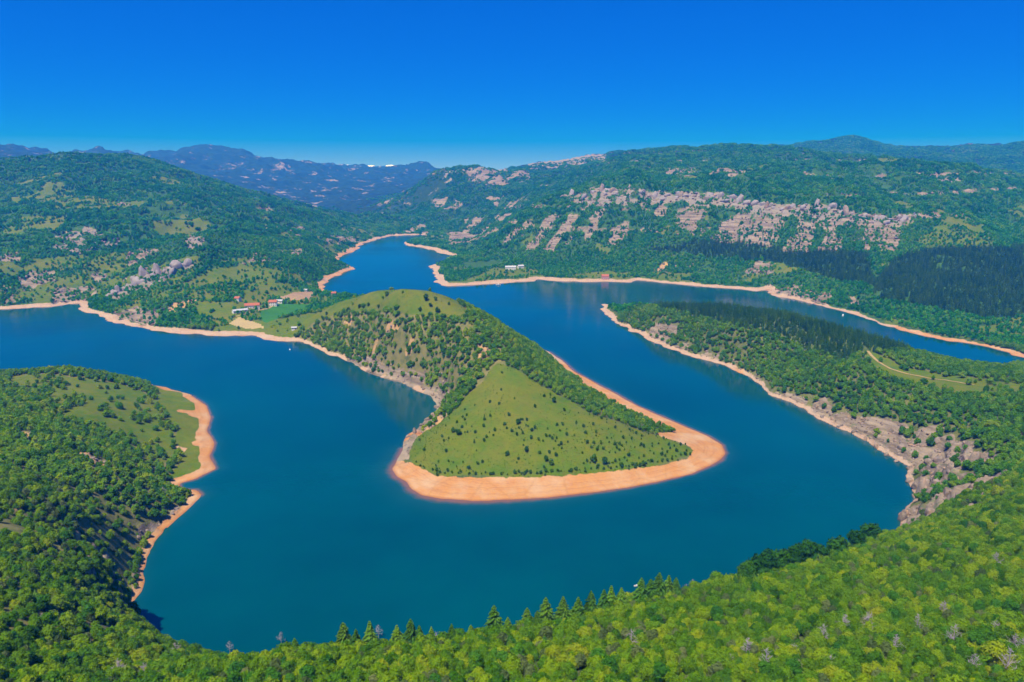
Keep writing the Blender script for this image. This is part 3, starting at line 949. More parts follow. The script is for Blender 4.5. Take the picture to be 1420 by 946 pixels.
# ------------------------------------------------------------------ plant shapes
def ico(sub=1):
    t = (1 + 5 ** .5) / 2
    v = [(-1, t, 0), (1, t, 0), (-1, -t, 0), (1, -t, 0), (0, -1, t), (0, 1, t), (0, -1, -t), (0, 1, -t), (t, 0, -1), (t, 0, 1), (-t, 0, -1), (-t, 0, 1)]
    f = [(0, 11, 5), (0, 5, 1), (0, 1, 7), (0, 7, 10), (0, 10, 11), (1, 5, 9), (5, 11, 4), (11, 10, 2), (10, 7, 6), (7, 1, 8), (3, 9, 4), (3, 4, 2), (3, 2, 6), (3, 6, 8),
         (3, 8, 9), (4, 9, 5), (2, 4, 11), (6, 2, 10), (8, 6, 7), (9, 8, 1)]
    v = [np.array(p) / np.linalg.norm(p) for p in v]
    for _ in range(sub):
        mid, nf = {}, []

        def m(a, b):
            k = (min(a, b), max(a, b))
            if k not in mid:
                p = v[a] + v[b]
                v.append(p / np.linalg.norm(p))
                mid[k] = len(v) - 1
            return mid[k]
        for a, b, c in f:
            x, y, z = m(a, b), m(b, c), m(c, a)
            nf += [(a, x, z), (b, y, x), (c, z, y), (x, y, z)]
        f = nf
    return np.array(v), np.array(f)


def quads(P, Nn, size, rg, aspect=1.5):
    """leaf sprays: one bent-free quad per point, facing Nn"""
    n = len(P)
    Nn = Nn / (np.linalg.norm(Nn, axis=1, keepdims=True) + 1e-9)
    ref = rg.normal(size=(n, 3))
    a = np.cross(Nn, ref)
    a /= np.linalg.norm(a, axis=1, keepdims=True) + 1e-9
    b = np.cross(Nn, a)
    s = (size * rg.uniform(.6, 1.3, n))[:, None]
    a, b = a * s * .5 * aspect, b * s * .5
    V = np.stack([P - a, P - b * rg.uniform(.6, 1.1, (n, 1)), P + a, P + b * rg.uniform(.6, 1.1, (n, 1))], 1).reshape(-1, 3)
    F = np.arange(4 * n).reshape(-1, 4)
    return V, F


def crown_shape(seed, W, H, z0, lobes, leaves, leaf, core_sub=1, flat=.95):
    """uneven broadleaf crown: W wide, from z0 to H"""
    rg = np.random.default_rng(seed)
    C, Rr = [], []
    hh = H - z0
    for i in range(lobes):
        a = rg.uniform(0, 2 * math.pi)
        k = math.sqrt(rg.uniform(0, 1)) * .62
        zc = z0 + hh * (rg.uniform(.30, .80) - .25 * k)
        rad = W * rg.uniform(.12, .26)
        C.append((math.cos(a) * k * W * .5, math.sin(a) * k * W * .5, zc))
        Rr.append(rad)
    C.append((0, 0, z0 + hh * .5)); Rr.append(W * .30)
    C.append((rg.uniform(-.06, .06) * W, rg.uniform(-.06, .06) * W, z0 + hh * .78)); Rr.append(W * .22)
    C, Rr = np.array(C), np.array(Rr)
    Rz = Rr * flat
    V, F, n = [], [], 0
    iv, if_ = ico(core_sub)
    for c, q, qz in zip(C, Rr, Rz):
        p = iv * np.array([q, q, qz]) * .70 * (1 + .2 * rg.normal(size=(len(iv), 1))) + c
        V.append(p); F += [tuple(f + n) for f in if_]; n += len(p)
    k = rg.choice(len(C), leaves, p=Rr ** 2 / (Rr ** 2).sum())
    d = rg.normal(size=(leaves, 3))
    d[:, 2] += .35
    d /= np.linalg.norm(d, axis=1, keepdims=True)
    P = C[k] + d * np.stack([Rr[k], Rr[k], Rz[k]], 1) * rg.uniform(.70, 1.22, (leaves, 1))
    dd = (((P[:, None] - C[None]) / np.stack([Rr, Rr, Rz], 1)[None]) ** 2).sum(-1)
    P, d = P[dd.min(1) > .55], d[dd.min(1) > .55]
    qv, qf = quads(P, d + rg.normal(size=d.shape) * .55, leaf, rg)
    V.append(qv); F += [tuple(f + n) for f in qf]
    return np.concatenate(V), F


def tube(path, rads, sides=5):
    V, F = [], []
    path = [np.array(p, float) for p in path]
    for i, p in enumerate(path):
        t = path[min(i + 1, len(path) - 1)] - path[max(i - 1, 0)]
        t /= np.linalg.norm(t) + 1e-9
        a = np.cross(t, (0.3, 1, .2)); a /= np.linalg.norm(a) + 1e-9
        b = np.cross(t, a)
        for s in range(sides):
            w = 2 * math.pi * s / sides
            V.append(p + rads[i] * (math.cos(w) * a + math.sin(w) * b))
    for i in range(len(path) - 1):
        for s in range(sides):
            s2 = (s + 1) % sides
            F.append((i * sides + s, i * sides + s2, (i + 1) * sides + s2, (i + 1) * sides + s))
    F.append(tuple((len(path) - 1) * sides + s for s in range(sides)))
    return V, F


def join(parts):
    V, F, n = [], [], 0
    for v, f in parts:
        V += list(v)
        F += [tuple(i + n for i in q) for q in f]
        n += len(v)
    return V, F


def trunk_shape(seed, H, z0, W, limbs=5, rad=.16):
    rg = np.random.default_rng(seed + 900)
    top = np.array([rg.uniform(-.1, .1) * W, rg.uniform(-.1, .1) * W, H * .72])
    parts = [tube([(0, 0, -.6), (0, 0, .2), top * .45 + (0, 0, .1), top], [rad * 1.5, rad * 1.1, rad * .8, rad * .25], 6)]
    for i in range(limbs):
        a = 2 * math.pi * (i + rg.uniform(-.3, .3)) / limbs
        s = top * rg.uniform(.3, .75)
        e = s + np.array([math.cos(a) * W * .33, math.sin(a) * W * .33, H * rg.uniform(.15, .3)])
        parts.append(tube([s, (s + e) / 2 + (0, 0, .12 * H * .5), e], [rad * .5, rad * .32, rad * .1], 4))
    return join(parts)


def conifer_shape(seed, H, W, tiers, arms, spray, z0=.08):
    rg = np.random.default_rng(seed)
    P, D, V, F, n = [], [], [], [], 0
    for t in range(tiers):
        f = t / (tiers - 1)
        z = H * (z0 + (1 - z0) * f ** .9)
        L = W * .5 * (1 - f) ** .85 + .05 * W
        na = max(3, int(arms * (1 - .6 * f)))
        for k in range(na):
            a = 2 * math.pi * (k + rg.uniform(-.4, .4)) / na + t * .7
            l = L * rg.uniform(.7, 1.15)
            dr = np.array([math.cos(a), math.sin(a), 0])
            side = np.array([-math.sin(a), math.cos(a), 0])
            w = spray * (.5 + .7 * (1 - f)) * rg.uniform(.7, 1.2)
            zz = z + rg.uniform(-.3, .3) * H / tiers
            up = np.array([0, 0, 1.0])
            a0 = up * zz
            m1 = dr * l * .55 + up * (zz - l * .12 + .05)
            e = dr * l + up * (zz - l * rg.uniform(.18, .42))
            V += [a0, m1 - side * w, e, m1 + side * w, m1 - up * w * .9]
            F += [(n, n + 1, n + 2, n + 3), (n, n + 1, n + 2, n + 4)]
            n += 5
    V += [np.array([0, 0, H * 1.04]), np.array([.05 * W, 0, H * .9]), np.array([-.03 * W, .05 * W, H * .9]), np.array([-.03 * W, -.05 * W, H * .9])]
    F += [(n, n + 1, n + 2), (n, n + 2, n + 3), (n, n + 3, n + 1)]
    return V, F


def dead_shape(seed, H):
    rg = np.random.default_rng(seed)
    top = np.array([rg.uniform(-.3, .3), rg.uniform(-.3, .3), H])
    trunk = tube([(0, 0, -.4), top * .4, top * .75, top], [.13, .10, .06, .02], 5)
    twigs = []
    for i in range(26):
        f = rg.uniform(.25, .97)
        s = top * f
        a = rg.uniform(0, 6.283)
        l = H * .42 * (1.12 - f) * rg.uniform(.6, 1.2)
        e = s + np.array([math.cos(a) * l, math.sin(a) * l, l * rg.uniform(.1, .8)])
        m = (s + e) / 2 + rg.normal(size=3) * .08 * l
        twigs.append(tube([s, m, e], [.05, .035, .014], 3))
        for j in range(5):
            b = s + (e - s) * rg.uniform(.35, .95)
            e2 = b + rg.normal(size=3) * l * .28 + (0, 0, .12 * l)
            twigs.append(tube([b, e2], [.032, .014], 3))
    return trunk, join(twigs)


BANK = bpy.data.collections.new("plant_shapes")      # sources for the masses, never linked to the scene


def bank(name, objs):
    c = bpy.data.collections.new(name)
    for o in objs:
        c.objects.link(o)
    return c


def source(name, parts):
    """one mesh with several materials from (V, F, mat) parts"""
    V, F, MI, mats = [], [], [], []
    for v, f, m in parts:
        n = len(V)
        V += [tuple(p) for p in v]
        F += [tuple(int(i) + n for i in q) for q in f]
        mats.append(m)
        MI += [len(mats) - 1] * len(f)
    o = mesh_obj(name, V, F, mats, link=False)
    o.data.polygons.foreach_set('material_index', np.array(MI, np.int32))
    return o


def leafy_near(i, mat, W, H):
    v, f = crown_shape(100 + i, W, H, H * .04, 15, 1900, .44, 1)
    return v, f, mat


NEAR_SPEC = [(L_YELLOW, 5.2, 4.6), (L_YELLOW, 4.4, 4.0), (L_YELLOW, 6.0, 5.4), (L_MID, 5.4, 5.0), (L_MID, 4.6, 4.6), (L_MID, 6.2, 5.6), (L_DARK, 5.6, 6.0), (L_DARK, 4.6, 5.0), (L_OLIVE, 4.6, 4.6), (L_OLIVE, 3.8, 4.8)]
near_crowns = [leafy_near(i, *s) for i, s in enumerate(NEAR_SPEC)]
near_trunks = [trunk_shape(i, s[2], 0, s[1]) for i, s in enumerate(NEAR_SPEC)]
SRC_NEAR = bank("near_leafy", [source("n%02d" % i, [near_crowns[i], (*near_trunks[i], M_BARK)]) for i in range(10)] + [source("n%02d" % (10 + i), [(*conifer_shape(660 + i, 5.6, 4.4, 13, 14, .42), L_SPRUCE)]) for i in range(2)])
SRC_MIDT = bank("mid_leafy", [source("m%02d" % i, [(*crown_shape(200 + i, 4.4 + .5 * (i % 4), 4.2 + .45 * (i % 3), .3, 7, 300, .75, 1), (L_MIX, L_MID, L_MIX, L_DARK, L_MIX, L_MID)[i]),
                                                    (*trunk_shape(20 + i, 4.2, 0, 4.0, 3), M_BARK)]) for i in range(6)])
SRC_MIDA = bank("mid_leafy_bright", [source("a%02d" % i, [(*crown_shape(250 + i, 4.4 + .5 * (i % 4), 4.0 + .45 * (i % 3), .2, 7, 300, .75, 1), (L_MID, L_YELLOW, L_MIX, L_MID, L_MID, L_YELLOW)[i]),
                                                           (*trunk_shape(40 + i, 4.0, 0, 4.0, 3), M_BARK)]) for i in range(6)])
SRC_FART = bank("far_leafy", [source("f%02d" % i, [(*crown_shape(300 + i, 5.0 + .6 * (i % 3), 4.6 + .5 * (i % 2), 0, 4, 70, 1.3, 0), L_FAR)]) for i in range(6)])


def clump(i):
    rg = np.random.default_rng(400 + i)
    parts = []
    for k in range(7):
        a, q = rg.uniform(0, 6.283), math.sqrt(rg.uniform(0, 1)) * 6.5
        s = rg.uniform(.75, 1.35)
        v, f = crown_shape(500 + i * 10 + k, 5.4 * s, 5.0 * s, -.6, 2, 26, 1.8, 0)
        parts.append((v + np.array([math.cos(a) * q, math.sin(a) * q, 0]), f))
    v, f = join(parts)
    return source("c%02d" % i, [(v, f, L_FAR)])


SRC_CLUMP = bank("far_clumps", [clump(i) for i in range(7)])
SRC_PINE = bank("pines", [source("p%02d" % i, [(*conifer_shape(600 + i, 8.0 + i % 3, 4.4, 11, 8, .75), L_PINE)]) for i in range(5)])
SRC_SPRUCE = [conifer_shape(620 + i, 8.0, 6.2, 17, 16, .55) for i in range(4)]


def shrub_crown(i):
    return crown_shape(700 + i, 3.6, 3.4, -.1, 4, 190, .62, 1, .95)


SRC_SHRUB = [shrub_crown(i) for i in range(5)]
SRC_BUSH = bank("bushes", [source("b%02d" % i, [(*SRC_SHRUB[i], L_SHRUB)]) for i in range(5)])


def rock_shape(seed, sub=2, tall=1.0):
    rg = np.random.default_rng(seed)
    v, f = ico(sub)
    v = v.copy()
    for _ in range(9):                       # cut facets
        d = rg.normal(size=3); d /= np.linalg.norm(d)
        k = rg.uniform(.55, .85)
        over = np.maximum(v @ d - k, 0)
        v = v - over[:, None] * d
    v *= 1 + .06 * rg.normal(size=(len(v), 1))
    v *= np.array([1, rg.uniform(.6, 1), tall * rg.uniform(.6, 1.1)])
    return v, f


ROCK_SHAPES = [rock_shape(800 + i, 2, (.8, 1.2, 1.7)[i % 3]) for i in range(7)]
SRC_ROCK = bank("rocks", [source("r%02d" % i, [(*rock_shape(800 + i, 1, (.8, 1.1, 1.4)[i % 3]), M_OUTCROP)]) for i in range(7)])


# ------------------------------------------------------------------ masses: points carrying instances
def scatter_points(spacing, r0, r1, th0=-40, th1=40):
    """jittered world grid limited to a sector of the land"""
    x1 = r1 * math.sin(R(max(abs(th0), abs(th1))))
    gx = np.arange(-x1, x1, spacing)
    gy = np.arange(r0 * .6, r1, spacing)
    X, Y = np.meshgrid(gx, gy)
    X = X.ravel() + rng.uniform(-.5, .5, X.size) * spacing * .95
    Y = Y.ravel() + rng.uniform(-.5, .5, Y.size) * spacing * .95
    r = np.hypot(X, Y)
    t = np.degrees(np.arctan2(X, Y))
    k = (r > r0) & (r < r1) & (t > th0) & (t < th1)
    X, Y = X[k], Y[k]
    H, sd = height(X, Y)
    k = (sd > 2) & (H > 1)
    return X[k], Y[k], H[k], sd[k]


def facing(X, Y, H):
    """ground that the camera side can see at all: drops far slopes turned away"""
    r = np.hypot(X, Y)
    best = np.full(X.shape, -9.0)
    for f in (.35, .45, .55, .62, .70, .76, .82, .87, .91, .945, .97, .985):
        g, _ = height(X * f, Y * f)
        best = np.maximum(best, (g - CAM_H) / (r * f))
    own = (H + 9 - CAM_H) / r
    return own > best - .012


_groups = {}


def mass(name, label, X, Y, Z, coll, nvar, scale, tilt=False, cat=None, wts=None):
    n = len(X)
    print("MASS", name, n)
    me = bpy.data.meshes.new(name)
    me.vertices.add(n)
    me.vertices.foreach_set('co', np.stack([X, Y, Z], 1).astype(np.float32).ravel())
    rot = np.zeros((n, 3), np.float32)
    rot[:, 2] = rng.uniform(0, 6.283, n)
    if tilt:
        d = 6.0
        gx = (height(X + d, Y)[0] - height(X - d, Y)[0]) / (2 * d)
        gy = (height(X, Y + d)[0] - height(X, Y - d)[0]) / (2 * d)
        rot[:, 1] = np.arctan(np.minimum(np.hypot(gx, gy), 1.2))
        rot[:, 2] = np.arctan2(-gy, -gx)
    a = me.attributes.new('rot', 'FLOAT_VECTOR', 'POINT'); a.data.foreach_set('vector', rot.ravel())
    a = me.attributes.new('size', 'FLOAT', 'POINT'); a.data.foreach_set('value', np.asarray(scale, np.float32))
    a = me.attributes.new('pick', 'INT', 'POINT'); a.data.foreach_set('value', rng.choice(nvar, n, p=wts).astype(np.int32))
    o = bpy.data.objects.new(name, me)
    COL.objects.link(o)
    key = coll.name
    if key not in _groups:
        g = bpy.data.node_groups.new("spread_" + key, 'GeometryNodeTree')
        g.interface.new_socket('Geometry', in_out='INPUT', socket_type='NodeSocketGeometry')
        g.interface.new_socket('Geometry', in_out='OUTPUT', socket_type='NodeSocketGeometry')
        gi, go = g.nodes.new('NodeGroupInput'), g.nodes.new('NodeGroupOutput')
        ci = g.nodes.new('GeometryNodeCollectionInfo')
        ci.inputs['Collection'].default_value = coll
        ci.inputs['Separate Children'].default_value = True
        ci.inputs['Reset Children'].default_value = True
        ip = g.nodes.new('GeometryNodeInstanceOnPoints')
        ip.inputs['Pick Instance'].default_value = True

        def named(nm, typ):
            q = g.nodes.new('GeometryNodeInputNamedAttribute')
            q.data_type = typ
            q.inputs['Name'].default_value = nm
            return q.outputs['Attribute']
        e2r = g.nodes.new('FunctionNodeEulerToRotation')
        g.links.new(named('rot', 'FLOAT_VECTOR'), e2r.inputs[0])
        g.links.new(gi.outputs[0], ip.inputs['Points'])
        g.links.new(ci.outputs[0], ip.inputs['Instance'])
        g.links.new(named('pick', 'INT'), ip.inputs['Instance Index'])
        g.links.new(e2r.outputs[0], ip.inputs['Rotation'])
        g.links.new(named('size', 'FLOAT'), ip.inputs['Scale'])
        g.links.new(ip.outputs[0], go.inputs[0])
        _groups[key] = g
    md = o.modifiers.new("spread", 'NODES')
    md.node_group = _groups[key]
    tag(o, label, cat, None, 'stuff')
    return o


NEAR_P = [.16, .16, .13, .13, .12, .10, .02, .02, .05, .05, .03, .03]
# --- near woods (r < 420)
X, Y, H, sd = scatter_points(2.35, 66, 430, -44, 44)
C = ground_cover(X, Y, H, sd)
nz = fbm(X, Y, 30, 3, 301)
dens = np.where(C['mead'] > .5, .05, 1.0)
dens = np.where(C['rock'] > .5, .06, dens)
dens = np.where(C['sand'] > .5, 0.0, dens)
pa_front = (C['u'] > 520) & (C['u'] < 1010) & (C['r'] > 385) & (sd < 200) & (C['v'] < 700)
dens = np.where(C['spit'], .008, dens)
dens = np.where((C['u'] < 330) & (C['v'] < 880), np.where(nz > .57, .25, np.where(nz > .48, .75, .97)), dens)
keep = (rng.uniform(size=len(X)) < dens) & ~pa_front & (sd > 3)
X, Y, H, C, nz = X[keep], Y[keep], H[keep], {k: v[keep] for k, v in C.items()}, nz[keep]
scl = rng.uniform(.36, .90, len(X))
scl = np.where(rng.uniform(size=len(X)) < .05, scl * 1.3, scl)
spruce_brow = (C['v'] > 800) & (C['u'] > 440) & (C['u'] < 1000)
# which of them show largest
size_px = scl / np.hypot(np.hypot(X, Y), CAM_H - H)
vis = facing(X, Y, H) & (C['u'] > -10) & (C['u'] < 1430) & (C['v'] < 965) & (C['v'] > 250)
order = np.argsort(np.where(vis, -size_px, 1))
single = np.zeros(len(X), bool)
single[order[:300]] = True
NEAR_SINGLE = (X[single], Y[single], H[single], scl[single], C['u'][single], C['v'][single])
rest = ~single
left = rest & (C['u'] < 420) & (C['v'] < 900)
mass('woodland', 'dense mixed green wood covering the left bank down to the water', X[left], Y[left], H[left] - .15, SRC_NEAR, 12, scl[left], wts=NEAR_P)
k = rest & ~left
mass('woodland', 'closed bright green canopy rising to the right edge behind the nearest trees', X[k], Y[k], H[k] - .15, SRC_NEAR, 12, scl[k], wts=NEAR_P)

# --- middle distance (430..1000)
X, Y, H, sd = scatter_points(3.5, 400, 1010, -40, 40)
C = ground_cover(X, Y, H, sd)
u, v = C['u'], C['v']
okr = (C['r'] > 430) | ((u > 520) & (u < 1010) & (C['v'] < 700))
nz = fbm(X, Y, 34, 3, 311)
n2 = fbm(X, Y, 11, 2, 312)
dens = np.full(len(X), .92)
dens = np.where(C['rock'] > .5, .07, dens)
left_flank = (u > 400) & (u < 692) & (v > 420) & (v < 600) & (C['r'] < 960) & (C['mead'] < .5)
dens = np.where(left_flank, np.where(n2 > .42, .97, .5), dens)
dens = np.where(left_flank & (C['rock'] > .5), .42, dens)
dens = np.where(C['mead'] > .5, np.where(nz > .60, .10, .012), dens)
cm = inside(u, v, MEADOW_C)
dens = np.where(cm & (C['mead'] > .5), np.where(nz > .50, .45, .07), dens)
dens = np.where(inside(u, v, MEADOW_B) & (C['mead'] > .5), np.where(nz > .56, .4, .05), dens)
PV = np.interp(u, [1203, 1208, 1218, 1235, 1255, 1280, 1310, 1352], [487, 493, 502, 512, 518, 523, 527, 534])
dens = np.where((u > 1197) & (u < 1362) & (v - PV > -4) & (v - PV < 12), .02, dens)
dens = np.where(C['low'], 0, dens)
dens = np.where(inside(u, v, MEADOW_TOP) & (C['mead'] > .5), np.where((nz > .58) & (u < 500), .05, .003), dens)
dens = np.where(C['sand'] > .5, 0, dens)
dens = np.where(C['spit'], .01, dens)
dens = np.where(C['field'] > 0, 0, dens)
keep = (rng.uniform(size=len(X)) < dens) & okr & (sd > 4)
X, Y, H, C = X[keep], Y[keep], H[keep], {k: v_[keep] for k, v_ in C.items()}
u, v = C['u'], C['v']
scl = rng.uniform(.6, 1.15, len(X)) * np.where((C['u'] > 400) & (C['u'] < 692) & (C['v'] > 420) & (C['v'] < 600), 1.25, 1.0)
pine = C['pine'] > .5
a = (u > 360) & (u < 1012) & ~((u > 820) & (Y > 700)) & (Y < 980)
cbank = (u < 360) & (C['r'] < 800)
k = pine
mass('pine_forest', 'dark blue green pine plantation on the promontory crest', X[k], Y[k], H[k] - .1, SRC_PINE, 5, scl[k] * .92)
k = a & ~pine & (scl > 0)
mass('thicket', 'green scrub wood clothing both flanks of the meadow peninsula', X[k], Y[k], H[k] - .1, SRC_MIDA, 6, scl[k] * .88)
k = cbank & ~pine
mass('woodland', 'scattered green trees around the small meadows of the left bank', X[k], Y[k], H[k] - .1, SRC_MIDA, 6, scl[k] * 1.02)
k = ~a & ~cbank & ~pine
mass('woodland', 'leafy green wood on the lower slope of the right promontory', X[k], Y[k], H[k] - .1, SRC_MIDT, 6, scl[k] * 1.08)

# --- low scrub and tussocks on the open grass
X, Y, H, sd = scatter_points(1.7, 380, 960, -26, 22)
C = ground_cover(X, Y, H, sd)
nz = fbm(X, Y, 16, 3, 351)
k = (C['mead'] > .5) & (C['sand'] < .5) & (rng.uniform(size=len(X)) < np.where(nz > .56, .42, .06)) & (C['u'] > 380) & (C['u'] < 1000) & (C['field'] == 0)
mass('low_scrub', 'low tussocks and tiny scrub over the peninsula grass', X[k], Y[k], H[k], SRC_BUSH, 5, rng.uniform(.07, .24, k.sum()))

# --- far slopes, single trees (1000..1650)
X, Y, H, sd = scatter_points(4.5, 1000, 1650, -39, 39)
C = ground_cover(X, Y, H, sd)
nz = fbm(X, Y, 70, 4, 321)
dens = np.where(C['rock'] > .5, np.where(fbm(X, Y, 24, 3, 323) > .50, .75, .14), np.where(nz > .36, .92, .55))
dens = np.where(C['mead'] > .5, np.where(nz > .55, .45, .10), dens)
dens = np.where((C['sand'] > .5) | (C['field'] > 0), 0, dens)
keep = (rng.uniform(size=len(X)) < dens) & facing(X, Y, H) & (sd > 10)
X, Y, H, C = X[keep], Y[keep], H[keep], {k: v_[keep] for k, v_ in C.items()}
scl = rng.uniform(.6, 1.2, len(X))
pine = C['pine'] > .5
mass('pine_forest', 'dark pine wood low on the far right hillside above the inlet', X[pine], Y[pine], H[pine] - .3, SRC_PINE, 5, scl[pine] * 1.2)
k = ~pine & (C['u'] < 520)
mass('forest', 'green wood over the lower left hillside above the village', X[k], Y[k], H[k] - .2, SRC_FART, 6, scl[k])
k = ~pine & (C['u'] >= 520)
mass('forest', 'green wood below the pale cliff band on the far right hillside', X[k], Y[k], H[k] - .2, SRC_FART, 6, scl[k])

# --- far slopes, clumps (1650..4300)
X, Y, H, sd = scatter_points(10.5, 1650, 5300, -38, 38)
C = ground_cover(X, Y, H, sd)
nz = fbm(X, Y, 160, 4, 331)
dens = np.where(C['rock'] > .5, np.where(fbm(X, Y, 40, 3, 333) > .54, .5, .06), np.where(nz > .33, .97, .6))
dens = np.where((C['sand'] > .5) | C['grav'], 0, dens)
dens = np.where(C['mead'] > .5, .25, dens)
dens = np.where((C['r'] > 3000) & (C['u'] < 620), .35 * (nz > .45), dens)
dens = np.where((C['r'] > 4300) & (C['u'] < 1000), 0, dens)
keep = (rng.uniform(size=len(X)) < dens) & facing(X, Y, H) & (sd > 12)
X, Y, H, C = X[keep], Y[keep], H[keep], {k: v_[keep] for k, v_ in C.items()}
scl = rng.uniform(.75, 1.2, len(X))
k = C['u'] < 520
mass('forest', 'dark green wood over the rounded summit of the left hill', X[k], Y[k], H[k] - .3, SRC_CLUMP, 7, scl[k], True)
k = ~k
mass('forest', 'unbroken green wood on the plateau and ridges above the right cliffs', X[k], Y[k], H[k] - .3, SRC_CLUMP, 7, scl[k], True)

# --- loose rocks on the bare ground
X, Y, H, sd = scatter_points(3.2, 240, 900, -40, 40)
C = ground_cover(X, Y, H, sd)
keep = (C['rock'] > .45) & (rng.uniform(size=len(X)) < .55) & (C['mead'] < .5)
mass('loose_rocks', 'broken pinkish rocks strewn over the bare banks near the water', X[keep], Y[keep], H[keep], SRC_ROCK, 7, rng.uniform(.5, 1.7, keep.sum()) ** 1.3)
X, Y, H, sd = scatter_points(9.0, 950, 2100, -38, 38)
C = ground_cover(X, Y, H, sd)
keep = (C['rock'] > .45) & (rng.uniform(size=len(X)) < .5) & facing(X, Y, H)
mass('cliff_rocks', 'pale rocks and ledges along the distant cliff bands', X[keep], Y[keep], H[keep], SRC_ROCK, 7, rng.uniform(1.2, 4.2, keep.sum()))


# ------------------------------------------------------------------ single trees
def shared_mesh(name, vf, mat):
    o = mesh_obj(name, vf[0], vf[1], mat, link=False)
    return o.data


CR_MESH = [shared_mesh('crown', near_crowns[i][:2], near_crowns[i][2]) for i in range(10)]
TR_MESH = [shared_mesh('trunk', near_trunks[i], M_BARK) for i in range(10)]


def plant(name, loc, rz, s, label, cat, group, parts):
    e = empty(name, loc, rz)
    e.scale = (s, s, s)
    tag(e, label, cat, group)
    for nm, me in parts:
        o = bpy.data.objects.new(nm, me)
        o.parent = e
        COL.objects.link(o)
    return e


ORD = ['first', 'second', 'third', 'fourth', 'fifth', 'sixth', 'seventh', 'eighth', 'ninth', 'tenth', 'eleventh', 'twelfth', 'thirteenth', 'fourteenth', 'fifteenth', 'sixteenth']
TINT = ['yellow-green', 'yellow-green', 'yellow-green', 'fresh green', 'fresh green', 'fresh green', 'dark green', 'dark green', 'grey-olive', 'grey-olive']
for x, y, h, s, u, v in zip(*NEAR_SINGLE):
    i = int(rng.choice(10, p=[.17, .17, .13, .14, .13, .10, .02, .02, .06, .06]))
    where = ('towards the bottom left corner' if u < 330 else 'at the bottom edge left of centre' if u < 700 else
             'at the bottom edge right of centre' if u < 1060 else 'towards the bottom right corner')
    plant('leafy_tree', (x, y, h - .15), rng.uniform(0, 6.28), s, '%s leafy tree in the nearest canopy %s' % (TINT[i], where), 'tree',
          'nearest leafy trees %s' % where, [('crown', CR_MESH[i]), ('trunk', TR_MESH[i])])

# spruces along the brow, tops against the water
SP_MESH = [shared_mesh('crown', s, L_SPRUCE) for s in SRC_SPRUCE]
SP_TR = shared_mesh('trunk', tube([(0, 0, -.5), (0, 0, 3), (0, 0, 7.6)], [.17, .13, .03], 6), M_BARK)
BROW = [(408, 884, 168), (475, 862, 172), (493, 871, 168), (512, 860, 172), (550, 866, 175), (569, 857, 174), (581, 866, 172), (598, 868, 174), (626, 864, 172), (653, 866, 176), (685, 838, 176),
        (704, 855, 178), (731, 842, 182), (745, 846, 180), (757, 827, 184), (781, 826, 186), (802, 827, 188), (820, 818, 192), (838, 816, 192), (848, 811, 196), (862, 814, 196), (890, 800, 200),
        (903, 802, 203), (915, 793, 205), (928, 797, 206), (938, 800, 206)]
for i, (u, v, d) in enumerate(BROW):
    x, y, z = at_depth(u, v, d)
    g = float(height(np.array([x]), np.array([y]))[0][0])
    hgt = min(max(z - g, 4.5), 13)
    e = plant('spruce_tree', (x, y, g - .1), rng.uniform(0, 6.28), hgt / 8.3,
              ('tallest pointed spruce standing clear against the water on the brow' if i == 10 else 'pointed spruce on the brow, %s to the left of the tallest one' % ORD[9 - i] if i < 10
               else 'pointed spruce on the brow, %s to the right of the tallest one' % ORD[i - 11]), 'tree', 'spruces along the brow', [('crown', SP_MESH[i % 4]), ('trunk', SP_TR)])
    k = rng.uniform(.9, 1.15)
    e.scale = (hgt / 8.3 * k * .95, hgt / 8.3 * k * .95, hgt / 8.3)
BR_MESH = [shared_mesh('crown', near_crowns[i][:2], L_BROW) for i in (6, 7)]
# big dark trees on the brow, right of centre
for i, (u, v, d, w) in enumerate([(1035, 780, 226, 1.25), (1050, 771, 232, 1.4), (1068, 766, 232, 1.35), (1085, 764, 236, 1.5), (1103, 757, 240, 1.4), (1120, 752, 244, 1.35), (1137, 756, 246, 1.15),
                                  (1165, 746, 256, 1.0), (1190, 738, 268, 1.0), (1212, 726, 280, 1.25), (1040, 800, 220, 1.2), (1062, 796, 222, 1.2)]):
    x, y, z = at_depth(u, v, d)
    g = float(height(np.array([x]), np.array([y]))[0][0])
    j = 6 + i % 2
    s = min(max((z - g) / (6.0 if j == 6 else 5.0), 1.0), 2.0) * 1.08
    plant('leafy_tree', (x, y, g - .2), rng.uniform(0, 6.28), s, ('tall dark green leafy tree on the brow right of the spruces, %s from the left' % ORD[i] if i < 10 else 'dark leafy tree in front of the brow clump, %s from the left' % ORD[i - 10]), 'tree', 'dark trees on the brow',
          [('crown', BR_MESH[j - 6]), ('trunk', TR_MESH[j])])

